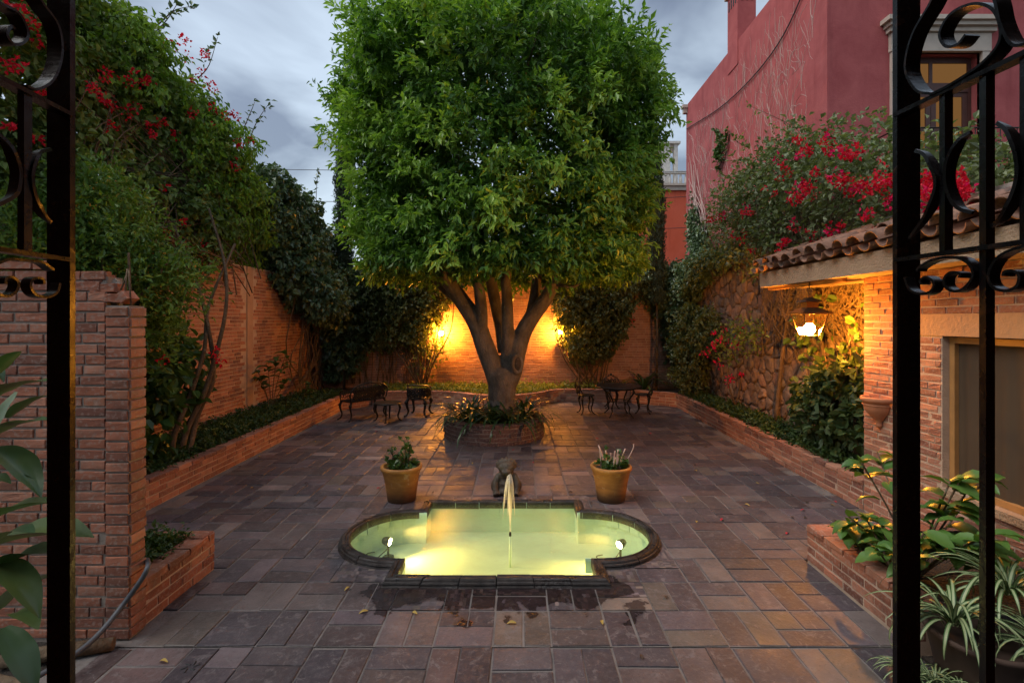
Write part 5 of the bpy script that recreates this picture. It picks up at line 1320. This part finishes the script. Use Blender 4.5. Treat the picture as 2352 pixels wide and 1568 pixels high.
cen = [at(px + random.gauss(0, 5), py + random.gauss(0, 5), 10.3) for px, py in [(1640,795),(1625,800),(1660,770),(1675,765),(1650,780),(1690,775),(1665,790),(1680,800),(1700,790),(1620,815),(1655,840),(1668,862),(1715,760),(1710,775),(1672,880),(1640,765),(1700,850)]]
blossoms(sb2, np.array([tuple(c) for c in cen]), 'bract_pink', 14, .05, .075)
P, O = blob_points([((4.4,10.4,1.75),(.2,.5,.4)), ((4.4,9.6,1.9),(.2,.5,.3))], 150, .5, .3, 15)
foliage('crown', sb2, 'boug_leaf', P, tdir(O), O, 4, .07, .05, .12, .2)
ds = thing('dark_shrub', (4.3, 12.3, .26), 'tall dark shrub in the far corner of the right planter', 'shrub')
P, O = blob_points([((4.3,12.5,1.7),(.4,.7,.8)), ((4.25,12.3,1.0),(.35,.6,.6)), ((4.4,11.6,1.9),(.28,.5,.5))], 1100, .25, .25, 16)
foliage('foliage', ds, 'vine_dark', P, tdir(O), O, 6, .08, .055, .15, .2)
stems(ds, [[Vector((4.35, 12.3 + random.uniform(-.4, .4), .26)), Vector((4.3, 12.3 + random.uniform(-.5, .5), .9)), Vector((4.3, 12.3 + random.uniform(-.6, .6), 1.7))] for _ in range(9)], 'stem', 'stem', .02, .01)
strap_clump(3.45, 13.7, .28, 26, 1.0, 'small arching palm in the far right corner of the back planter', 91, .05, 'broad', None, 'small_palm', 1.1)
# ================================================================== CAST IRON FURNITURE
def cab_leg(x, y, h, out, r=.016):
    """S-curved leg from (x, y, h) down to a foot kicked outwards"""
    d = Vector((x, y, 0)); d = d.normalized() if d.length > 0 else Vector((0, 1, 0)); c = Vector((x, y, 0))
    P = [c + Vector((0, 0, h)), c + d*.045 + Vector((0, 0, h*.80)), c + d*.03 + Vector((0, 0, h*.55)), c + d*.0 + Vector((0, 0, h*.3)), c + d*out*.5 + Vector((0, 0, h*.1)), c + d*(out + .02) + Vector((0, 0, .012))]
    mb = MB(); q = smooth_path(P, 4); mb.tube(q, [r*1.5 - (r*.75)*i/(len(q)-1) for i in range(len(q))], 7); mb.ball(P[-1], r*1.3, 6, (1.2, 1.2, .7)); mb.ball(P[1], r*2.1, 7); return mb
def spiral(c, r, a0, turns, u, v, k=14):
    c = Vector(c); u = Vector(u); v = Vector(v)
    return [c + (u*math.cos(a0 + turns*2*math.pi*i/k) + v*math.sin(a0 + turns*2*math.pi*i/k))*r*(1 - .72*i/k) for i in range(k+1)]
def lattice(parent, w, h, z0, curve, name='scrollwork', n=5, r=.007):
    """panel of scrolls, curve(u) -> (x, y) for u in -1..1"""
    mb = MB()
    for i in range(n):
        u = -1 + 2*(i + .5)/n
        x, y = curve(u)
        for zc in (z0 + h*.28, z0 + h*.66):
            tq = Vector(curve(min(1, u+.05))) - Vector(curve(max(-1, u-.05))); tq = Vector((tq.x, tq.y, 0)).normalized()
            for sg in (1, -1): mb.tube(spiral((x, y, zc), w/n*.62, random.uniform(0, 6), sg*1.3, tq, (0, 0, 1)), r, 4)
            mb.ball((x, y, zc), r*2.2, 5)
        mb.tube([(x, y, z0), (x + .01, y, z0 + h*.5), (x, y, z0 + h*.95)], r, 4)
    return mb.build(name, M['castiron'], parent)
def bistro_chair(loc, rz, label):
    t = thing('bistro_chair', loc, label, 'chair', 'cast iron chairs at the round table', rz)
    mb = MB(); mb.lathe([(0, .44), (.06, .442), (.19, .448), (.205, .44), (.2, .425), (.18, .43), (0, .43)], 20); mb.build('seat', M['castiron'], t)
    for a in (45, 135, 225, 315): cab_leg(.14*math.cos(R(a)), .14*math.sin(R(a)), .43, .07).build('leg', M['castiron'], t)
    f = [(-.17, -.1, .44), (-.21, -.19, .58), (-.17, -.21, .70), (-.06, -.22, .77), (0, -.225, .79), (.06, -.22, .77), (.17, -.21, .70), (.21, -.19, .58), (.17, -.1, .44)]
    mb = MB(); mb.tube(smooth_path(f, 5), .013, 7); mb.ball((0, -.225, .815), .026, 8, (1.3, .8, 1)); mb.ball((-.06, -.222, .785), .016, 6); mb.ball((.06, -.222, .785), .016, 6); mb.build('back_frame', M['castiron'], t)
    lattice(t, .34, .28, .46, lambda u: (u*.16, -.19 - .02*(1-abs(u))), n=3, r=.0075)
    mb = MB(); mb.tube([(.12*math.cos(a), .12*math.sin(a), .18) for a in [i*math.pi/6 for i in range(13)]], .006, 4); mb.build('stretcher', M['castiron'], t)
    return t
bistro_chair((1.60, 11.75, 0), R(-80), 'black cast iron chair left of the round table facing it')
bistro_chair((2.98, 11.85, 0), R(70), 'black cast iron chair right of the round table')
bistro_chair((2.36, 12.55, 0), R(175), 'black cast iron chair behind the round table, only its crest showing')
tb = thing('bistro_table', (2.32, 11.5, 0), 'round black cast iron table between the bistro chairs', 'table')
mb = MB(); mb.lathe([(0, .69), (.2, .692), (.48, .694), (.53, .69), (.535, .672), (.52, .665), (.5, .672), (0, .676)], 36); mb.build('table_top', M['castiron'], tb)
for a in (50, 130, 230, 310):
    x, y = math.cos(R(a)), math.sin(R(a))
    P = [(.36*x, .36*y, .67), (.43*x, .43*y, .58), (.33*x, .33*y, .45), (.25*x, .25*y, .33), (.31*x, .31*y, .22), (.30*x, .30*y, .12), (.41*x, .41*y, .015)]
    q = smooth_path(P, 5); mb = MB(); mb.tube(q, [.022 - .008*i/(len(q)-1) for i in range(len(q))], 7); mb.ball(P[1], .035, 7); mb.ball(P[4], .028, 7); mb.ball(P[6], .02, 6); mb.build('leg', M['castiron'], tb)
mb = MB(); mb.tube([(.25*math.cos(a), .25*math.sin(a), .34) for a in [i*math.pi/10 for i in range(21)]], .010, 5); mb.build('ring', M['castiron'], tb)
mb = MB(); mb.tube([(.40*math.cos(a), .40*math.sin(a), .64) for a in [i*math.pi/12 for i in range(25)]], .014, 5); mb.build('apron', M['castiron'], tb)
# side table
st = thing('side_table', (-2.85, 10.9, 0), 'low round cast iron side table between bench and armchair', 'table')
mb = MB(); mb.lathe([(0, .40), (.1, .402), (.27, .404), (.3, .4), (.3, .38), (.28, .385), (0, .388)], 26); mb.build('table_top', M['castiron'], st)
for a in (5, 95, 185, 275): cab_leg(.22*math.cos(R(a)), .22*math.sin(R(a)), .39, .05, .017).build('leg', M['castiron'], st)
# bench
be = thing('garden_bench', (-3.5, 11.28, 0), 'ornate black cast iron bench at the left planter', 'bench', None, R(52))
wb = .46
mb = MB(); mb.box(-wb, wb, -.2, .2, .40, .425)
for k in range(9): mb.box(-wb + .03 + k*.1, -wb + .09 + k*.1, -.19, .19, .4255, .432)
mb.build('seat', M['castiron'], be)
for x in (-.42, .42):
    for y in (-.17, .19): cab_leg(x, y, .41, .06, .018).build('leg', M['castiron'], be)
f = [(-wb, -.2, .43), (-wb-.02, -.23, .62), (-wb*.8, -.25, .74), (-wb*.4, -.26, .79), (0, -.265, .81), (wb*.4, -.26, .79), (wb*.8, -.25, .74), (wb+.02, -.23, .62), (wb, -.2, .43)]
mb = MB(); mb.tube(smooth_path(f, 5), .016, 7); mb.build('back_frame', M['castiron'], be)
lattice(be, .9, .34, .44, lambda u: (u*.42, -.235), n=8, r=.010); lattice(be, .9, .30, .45, lambda u: (u*.40, -.24), n=7, r=.009)
for s in (-1, 1):
    mb = MB(); mb.tube(smooth_path([(s*wb, -.22, .64), (s*(wb+.02), 0, .66), (s*wb, .18, .62), (s*wb, .2, .52), (s*wb, .17, .43)], 5), .014, 6)
    for yc in (-.1, .03, .13): mb.tube(spiral((s*wb, yc, .54), .07, 1, 1.3, (0, 1, 0), (0, 0, 1)), .008, 4)
    mb.build('arm', M['castiron'], be)
# armchair
ac = thing('garden_armchair', (-2.30, 11.55, 0), 'ornate black cast iron armchair seen from behind near the lamp', 'chair', None, R(-8))
mb = MB(); mb.lathe([(0, .40), (.22, .405), (.26, .4), (.26, .385), (0, .385)], 20); mb.build('seat', M['castiron'], ac)
for x in (-.19, .19):
    for y in (-.17, .2): cab_leg(x, y, .40, .06, .024).build('leg', M['castiron'], ac)
crv = lambda u: (.27*math.sin(u*1.75), -.27*math.cos(u*1.75) + .02)
mb = MB()
for zz, rr in ((.42, .014), (.66, .016)): mb.tube([(*crv(-1 + i/8), zz + (.06*math.cos((-1 + i/8)*1.5) if zz > .5 else 0)) for i in range(17)], rr, 6)
mb.build('back_frame', M['castiron'], ac)
lattice(ac, .95, .26, .42, crv, n=9, r=.010); lattice(ac, .9, .22, .44, crv, n=8, r=.009)

# ================================================================== POTS
def potmat():
    m, n, o = mat('aged_terracotta_pot'); g = NG(n); p = g.pos()
    mp = g.N('ShaderNodeMapping', {'Vector': p, 'Scale': (1, 1, 3.5)}).outputs[0]
    c = g.mix(g.ramp(g.noise(mp, 4, 5, .6, .6), [(.3, 0), (.7, 1)]), (.24, .10, .025), (.44, .20, .05))
    c = g.mix(g.ramp(g.noise(p, 5, 5, .7, 2.2), [(.60, 0), (.66, .55)]), c, (.5, .38, .25))
    z = g.N('ShaderNodeSeparateXYZ', {0: p}).outputs[2]
    c = g.mix(g.ramp(g.math('ADD', z, g.math('MULTIPLY', g.noise(p, 8, 3), .06)), [(.07, .85), (.19, 0)]), c, (.03, .018, .012))
    b = g.bump(g.noise(mp, 12, 5), .3, .01); n.links.new(g.bsdf(c, .6, 0, .35, b).outputs[0], o.inputs[0]); return m
M['pot'] = potmat()
def flower_pot(x, y, label, plabel, seed, bare):
    rg = random.Random(seed); t = thing('flower_pot', (x, y, 0), label, 'flower pot', 'terracotta pots behind the pool')
    mb = MB(); mb.lathe([(0, .0), (.165, .0), (.172, .02), (.185, .12), (.205, .25), (.222, .33), (.232, .36), (.248, .385), (.253, .41), (.245, .425), (.225, .428), (.21, .415), (.2, .36), (0, .36)], 40, wob=.008); mb.build('pot', M['pot'], t)
    mb = MB(); mb.lathe([(0, .375), (.204, .372)], 20); mb.build('soil', M['soil'], t)
    pl = thing('potted_plant', (x, y, .37), plabel, 'plant')
    tips = []
    for k in range(11):
        a = rg.uniform(0, 6.28); r = rg.uniform(.02, .12); h = rg.uniform(.12, .34); lean = rg.uniform(.0, .1)
        P = [(r*math.cos(a), r*math.sin(a), 0), ((r+lean*.4)*math.cos(a), (r+lean*.4)*math.sin(a), h*.5), ((r+lean)*math.cos(a), (r+lean)*math.sin(a), h)]
        MB().tube(smooth_path(P, 3), [.008]*7, 5).build('stem', M['drystem' if bare else 'stem'], pl); tips.append(P[2])
    if bare: MB().tube(smooth_path([(.1, 0, 0), (.2, 0, .12), (.27, 0, .25), (.28, 0, .31)], 3), .006, 5).build('stem', M['drystem'], pl)
    P = []
    for tq in tips[:(3 if bare else 9)]:
        for k in range(3): P.append((x + tq[0] + rg.gauss(0, .02), y + tq[1] + rg.gauss(0, .02), .37 + tq[2] - rg.random()*.1))
    low = [(x + .17*math.sqrt(rg.random())*math.cos(a), y + .17*math.sqrt(rg.random())*math.sin(a), .39 + rg.random()*.05) for a in [rg.uniform(0, 6.28) for _ in range(55)]]
    P = np.array(P + low); O = np.tile([0, 0, 1.], (len(P), 1)); foliage('leaves', pl, 'broad', P, tdir(O, .5, .1, .7), O, 5, .055, .045, .05, .0, .8)
flower_pot(-1.43, 6.12, 'plain terracotta pot on the left behind the pool', 'leafy young plant in the left terracotta pot', 1, False)
flower_pot(1.14, 6.12, 'stained terracotta pot with pale scrawl on the right behind the pool', 'nearly bare twiggy plant in the right terracotta pot', 2, True)

# ================================================================== STONE FOUNTAIN FIGURE
fg = thing('stone_statue', (-.15, 6.35, 0), 'small carved stone animal figure sitting behind the pool', 'statue'); fg.scale = (.86, .86, .9)
mb = MB()
mb.ball((0, .02, .13), .16, 12, (1.05, .95, .9)); mb.ball((0, .0, .05), .19, 12, (1, .9, .4)); mb.ball((0, -.01, .27), .12, 12, (1, .9, .9))
for s in (-1, 1):
    mb.tube(smooth_path([(s*.10, -.03, .27), (s*.155, -.08, .18), (s*.15, -.13, .06), (s*.14, -.17, .02)], 4), [.05, .05, .052, .05, .05, .048, .046, .045, .045, .045, .045, .05, .055][:13], 8)
    mb.ball((s*.165, .02, .10), .085, 10, (.8, 1.2, 1.1))
    mb.ball((s*.05, -.10, .40), .026, 8)
mb.ball((0, -.04, .375), .115, 14, (1.12, .9, .72)); mb.ball((0, -.12, .33), .07, 10, (1.1, .9, .7)); mb.ball((0, -.11, .285), .055, 10, (1.1, .8, .5))
for k in range(9):
    a = -.25 + (math.pi + .5)*k/8; mb.tube([(.07*math.cos(a), .0, .38 + .05*math.sin(a)), (.125*math.cos(a), .03, .385 + .085*math.sin(a)), (.165*math.cos(a), .05, .39 + .115*math.sin(a))], [.035, .03, .012], 7)
fo = mb.build('body', simple('mossy_stone', (.07,.05,.032), .6, 0, 14, .6, 40, .8, .02), fg)
rm = fo.modifiers.new('join', 'REMESH'); rm.mode = 'VOXEL'; rm.voxel_size = .011; rm.use_smooth_shade = True
sm_ = fo.modifiers.new('soften', 'SMOOTH'); sm_.iterations = 2

# ================================================================== GATE LEAVES
def lw_(px, py):
    a = (VX - px)/FPX; d = 1.0285/(a - .105); return Vector((-a*d, d, H + (HZ - py)/FPX*d))
def rw_(px, py):
    b = (px - VX)/FPX; d = 1.1133/(b + .0983); return Vector((b*d, d, H + (HZ - py)/FPX*d))
def ll(d, z): return Vector((-(1.0285 + .105*d), d, z))
def rl(d, z): return Vector((1.1133 - .0983*d, d, z))
def gate(name, label, tr_, ln_, side):
    t = thing(name, ln_(.85, 0), label, 'gate')
    ang = math.atan2(.105 if side < 0 else -.0983, 1)
    nrmv = Vector((side, (.105 if side < 0 else .0983), 0)).normalized()      # away from the opening
    def part(mb, nm): o = mb.build(nm, M['iron']); parent_world(o, t); return o
    # stile: wide flat bar square to the leaf at the free edge
    e0 = ln_(1.3, 0); Mx = Matrix.Translation((e0.x, 1.3, 0)) @ Matrix.Rotation(math.atan2(0, 1), 4, 'Z')
    w = .0605
    mb = MB()
    if side < 0: mb.box(-w, 0, -.004, .012, .04, 3.5, Mx)
    else: mb.box(0, w, -.004, .012, .04, 3.5, Mx)
    part(mb, 'stile')
    h0 = ln_(.28, 0); mb = MB(); mb.tube([h0 + Vector((0, 0, .03)), h0 + Vector((0, 0, 3.5))], .028, 4, smooth=False); part(mb, 'hinge_post')
    for nm, z in (('rail', z1), ('rail', z2), ('rail', .12), ('rail', 3.42)):
        mb = MB(); a, b = ln_(1.305, z), ln_(.28, z); mb.ribbon([a + nrmv*.012, b + nrmv*.012], .03, nrmv, .011); part(mb, nm)
    k = 0
    for s in (.125, .218, .298, .39, .47, .56, .64, .73, .81, .9):
        a = ln_(1.3 - s, 0); c = a + nrmv*.012; hi = z1 - .006; lo = z2 + .006 if k % 2 == 0 else .125
        mb = MB(); Mx = Matrix.Translation((c.x, c.y, 0)) @ Matrix.Rotation(-ang if side < 0 else ang, 4, 'Z'); q = .009
        mb.box(-q, q, -q, q, lo, hi if k % 2 == 0 else z1 - .006, Mx)
        part(mb, 'bar')
        if k % 2 == 1: pass
        k += 1
    return t, nrmv, part
z1 = H + 472/FPX*1.3; z2 = H + 138/FPX*1.3
gl_, nl_, partL = gate('gate_leaf', 'black wrought iron gate leaf standing open on the left', lw_, ll, -1)
gr_, nr_, partR = gate('gate_leaf', 'black wrought iron gate leaf standing open on the right', rw_, rl, 1)
def scroll(tr_, pts, nv, part, w=.034, th=.006, taper=False, nm='scroll'):
    q = smooth_path([tr_(*p) for p in pts], 6); n_ = len(q)
    ws = [w * (min(1, .25 + 3*min(i, n_-1-i)/n_) if taper else 1) for i in range(n_)]
    mb = MB(); mb.ribbon([p + nv*w*.35 for p in q], ws, nv, th); part(mb, nm)
# right leaf
scroll(rw_, [(2160,-60),(2144,0),(2099,81),(2083,157),(2108,207),(2144,216)], nr_, partR, .04)
scroll(rw_, [(2140,218),(2189,193),(2261,144),(2301,90),(2288,27),(2243,9),(2189,31),(2162,76),(2175,106),(2202,103),(2222,80)], nr_, partR, .036)
scroll(rw_, [(2262,-40),(2288,0),(2301,54),(2324,99),(2352,103),(2390,80)], nr_, partR, .036)
scroll(rw_, [(2080,636),(2091,664),(2116,675),(2140,669),(2147,649),(2129,636),(2116,645),(2119,652)], nr_, partR, .026)
scroll(rw_, [(2108,622),(2114,613),(2147,596),(2194,591),(2226,604),(2237,632),(2219,660),(2194,669),(2174,658),(2172,639),(2185,626),(2207,628),(2206,638)], nr_, partR, .026)
scroll(rw_, [(2390,555),(2352,566),(2316,578),(2288,598),(2273,632),(2282,658),(2311,668),(2337,658),(2344,636),(2333,623),(2311,624),(2307,634)], nr_, partR, .026)
scroll(rw_, [(2222,303),(2200,322),(2178,365),(2172,410),(2182,450),(2200,478),(2226,488)], nr_, partR, .026, .008, True, 'crescent')
scroll(rw_, [(2096,346),(2122,356),(2143,392),(2150,420),(2142,455),(2120,500),(2082,548)], nr_, partR, .024, .008, True, 'crescent')
scroll(rw_, [(2282,282),(2310,300),(2332,345),(2338,400),(2325,450),(2296,500),(2268,520)], nr_, partR, .026, .008, True, 'crescent')
# left leaf
scroll(lw_, [(70,-60),(90,0),(130,58),(139,121),(121,180),(85,205),(58,198)], nl_, partL, .04)
scroll(lw_, [(-40,-20),(0,9),(40,31),(61,76),(49,99),(27,101),(13,81),(22,61),(31,68)], nl_, partL, .036)
scroll(lw_, [(124,343),(92,352),(76,385),(74,420),(84,460),(104,492),(124,511)], nl_, partL, .026, .008, True, 'crescent')
scroll(lw_, [(-6,300),(25,335),(44,385),(44,420),(34,450),(0,472)], nl_, partL, .026, .008, True, 'crescent')
scroll(lw_, [(122,620),(95,602),(60,598),(20,596),(-20,610)], nl_, partL, .026)
scroll(lw_, [(136,650),(128,672),(105,682),(80,676),(68,656),(76,640),(95,640),(100,652)], nl_, partL, .026)
scroll(lw_, [(-20,640),(-8,672),(15,680),(34,670),(40,650),(28,637),(12,640),(10,652)], nl_, partL, .026)

# ================================================================== FOREGROUND PLANTS
M['near_leaf'] = leaf_mat('loquat_leaf', [(.02,.045,.025),(.035,.07,.028),(.075,.11,.03)], .15, .35, .5)
M['near_leaf2'] = leaf_mat('near_broad_leaf', [(.04,.1,.02),(.07,.15,.03),(.11,.19,.04)], .25, .4, .5)
fl = thing('large_leaf_plant', (-2.75, 2.45, -.02), 'plant with big ribbed leaves behind the left gate', 'plant')
MB().tube(smooth_path([(0, 0, 0), (.05, .05, .6), (.0, .1, 1.2), (-.1, .1, 1.9)], 4), [.03]*13, 7).build('stem', M['stem'], fl)
for i, (bx, by, tx, ty, L, d) in enumerate([(-30,880,42,806,.22,2.4),(-40,930,110,868,.34,2.45),(20,960,108,905,.24,2.4),(-30,1010,100,960,.3,2.35),(40,900,-20,1010,.24,2.3),(-20,1060,75,1090,.26,2.4),(-20,1030,90,1125,.3,2.35),(-50,1210,112,1150,.38,2.4),(-30,1260,70,1210,.26,2.3),(-50,1270,195,1222,.5,2.6),(-20,1330,112,1260,.34,2.35),(-20,1290,90,1400,.3,2.3),(0,1400,110,1320,.2,2.5),(10,1440,80,1580,.34,2.2),(-10,1450,60,1520,.3,2.2),(30,1410,85,1430,.16,2.4),(-40,830,10,870,.2,2.5),(-60,1120,20,1100,.24,2.4)]):
    p, q = at(bx, by, d), at(tx, ty, d - random.uniform(.0, .18)); v = q - p; Lr = v.length*1.08
    me = big_leaf_mesh(Lr, Lr*.36, random.uniform(.25, .7), random.uniform(.1, .25), .02, 300+i, 12).mesh('leaf'); o = link('leaf', me, None, M['near_leaf']); parent_world(o, fl)
    o.location = p; xq = v.to_track_quat('X', 'Z').to_euler(); o.rotation_euler = xq
for i, (lx, ly, la, lb_) in enumerate(((-3.0, 3.25, .25, 'thick cut log lying against the foot of the low brick wall'), (-2.95, 2.95, -.3, 'thin cut log lying in the soil by the grey hose'))):
    lg = thing('cut_log', (lx, ly, .03), lb_, 'log', 'logs under the brick wall', la)
    mb = MB(); L = .3; r_ = .05 - .02*i; mb.tube([(-L, 0, 0), (0, 0, .01), (L, .02, .0)], [r_*.9, r_, r_*.85], 9); mb.build('wood', M['stem'], lg)
ho = smooth_path([at(60,1568,2.9), at(170,1503,3.1), at(230,1452,3.25), at(285,1385,3.4), at(325,1330,3.42), at(340,1300,3.45), at(338,1285,3.62)], 6)
mb = MB(); mb.tube(ho, .017, 8); tag(mb.build('garden_hose', M['hose']), 'grey hose running up the end of the low brick wall', 'hose')
# right foreground
leafy_plant((3.0, 3.75, .25), 'broad green leafy plant in the corner planter by the right gate', 126, .22, .14, (.2, .85), 'near_leaf2', 21, spread=.7)
leafy_plant((2.72, 3.55, .25), 'drooping leafy shoots hanging over the corner planter edge', 56, .18, .12, (.1, .5), 'near_leaf2', 22, spread=.35)
def variegated():
    m, n, o = mat('striped_spider_leaf'); g = NG(n); a = g.N('ShaderNodeAttribute', attribute_name='stripe').outputs['Fac']
    c = g.mix(g.ramp(a, [(.62, 0), (.78, 1)]), (.04, .09, .022), (.27, .32, .16)); n.links.new(g.bsdf(c, .45, 0, .4).outputs[0], o.inputs[0]); return m
M['spider'] = variegated()
def spider_plant(loc, n, L, label, seed, w=.022):
    rg = random.Random(seed); t = thing('spider_plant', loc, label, 'plant'); V = []; Fc = []; S = []
    for k in range(n):
        a = rg.uniform(0, 6.28); l = L*rg.uniform(.6, 1.2); e = rg.uniform(.6, 1.45); r = rg.uniform(0, .06); h = rg.uniform(0, .05); b = len(V); st_ = rg.uniform(.2, .36); rr = rg.uniform(-.03, .03)
        for s in range(10):
            p = Vector((r*math.cos(a + rr*s), r*math.sin(a + rr*s), h)); sd_ = Vector((-math.sin(a), math.cos(a), 0)); ww = w/2*(math.sin(math.pi*(.2 + .79*s/9))**.7); dn = Vector((0, 0, -ww*.5))
            V += [p + sd_*ww, p + sd_*ww*.38 + dn*.6, p - sd_*ww*.38 + dn*.6, p - sd_*ww]; S += [0, 1, 1, 0]
            r += l/9*math.cos(e); h += l/9*math.sin(e); e -= st_
        for s in range(9):
            for q in range(3): i = b + 4*s + q; Fc.append((i, i+4, i+5, i+1))
    mb = MB().add(V, Fc, True); me = mb.mesh('leaves'); at_ = me.attributes.new('stripe', 'FLOAT', 'POINT'); at_.data.foreach_set('value', np.array(S, np.float32))
    link('leaves', me, t, M['spider']); return t
spider_plant((2.62, 3.0, .36), 60, .44, 'large green and cream striped spider plant beside the right gate', 1)
spider_plant((3.05, 3.1, .48), 55, .44, 'striped spider plant nearest the house wall', 2)
spider_plant((2.95, 2.75, .3), 50, .42, 'striped spider plant low at the bottom right corner', 3)
for k, (x, y, z) in enumerate(((2.36, 3.02, .03), (2.42, 2.9, .06), (2.5, 2.8, .08))): spider_plant((x, y, z), 60, .2, ('small striped spider plantlet at the edge of the paving', 'small striped spider plantlet beside the big spider plant', 'small striped spider plantlet nearest the camera')[k], 10+k, .012)
pt = thing('flower_pot', (2.75, 2.95, -.02), 'dark clay pot holding the spider plants', 'flower pot')
mb = MB(); mb.lathe([(0, 0), (.2, 0), (.24, .2), (.27, .34), (.29, .36), (.28, .38), (.25, .37), (.23, .3), (0, .3)], 28); mb.build('pot', simple('dark_clay', (.05,.028,.018), .85, 0, 6, .4), pt)
# ================================================================== FALLEN LEAVES AND PETALS
lm = []
for k in range(3):
    me = big_leaf_mesh(.05 + .01*k, .03, .6, .3, .04, 500+k, 4).mesh('fallen_leaf'); lm.append(me)
for nm, key, lab, cat, grp, c_, cnt in (('fallen_leaf', 'y', 'small yellow leaf fallen on the paving', 'leaf', 'fallen yellow leaves', (.36,.24,.05), 34), ('fallen_leaf', 'b', 'dry brown leaf fallen on the paving', 'leaf', 'fallen brown leaves', (.05,.03,.02), 30), ('fallen_petal', 'r', 'crimson petal fallen on the paving', 'petal', 'fallen crimson petals', (.4,.012,.03), 16)):
    mt = simple('fallen_' + key, c_, .7); mm = [m_.copy() for m_ in lm]
    for q in mm: q.materials.append(mt)
    n_ = 0
    while n_ < cnt:
        x, y = random.uniform(-4.2, 3.9), random.uniform(2.9, 11.5)
        if random.random() < .35: x = random.choice([-1, 1])*random.uniform(2.6, 3.9)
        if not on_patio(x, y) or in_pool(x, y, -.1) or math.hypot(x-TCX, y-TCY) < 1.1: continue
        o = bpy.data.objects.new(nm, mm[n_ % 3]); COL.objects.link(o); o.location = (x, y, .006 + zlev(y)); o.rotation_euler = (random.uniform(-.2, .2), random.uniform(-.1, .1), random.uniform(0, 6.28)); tag(o, lab, cat, grp); n_ += 1
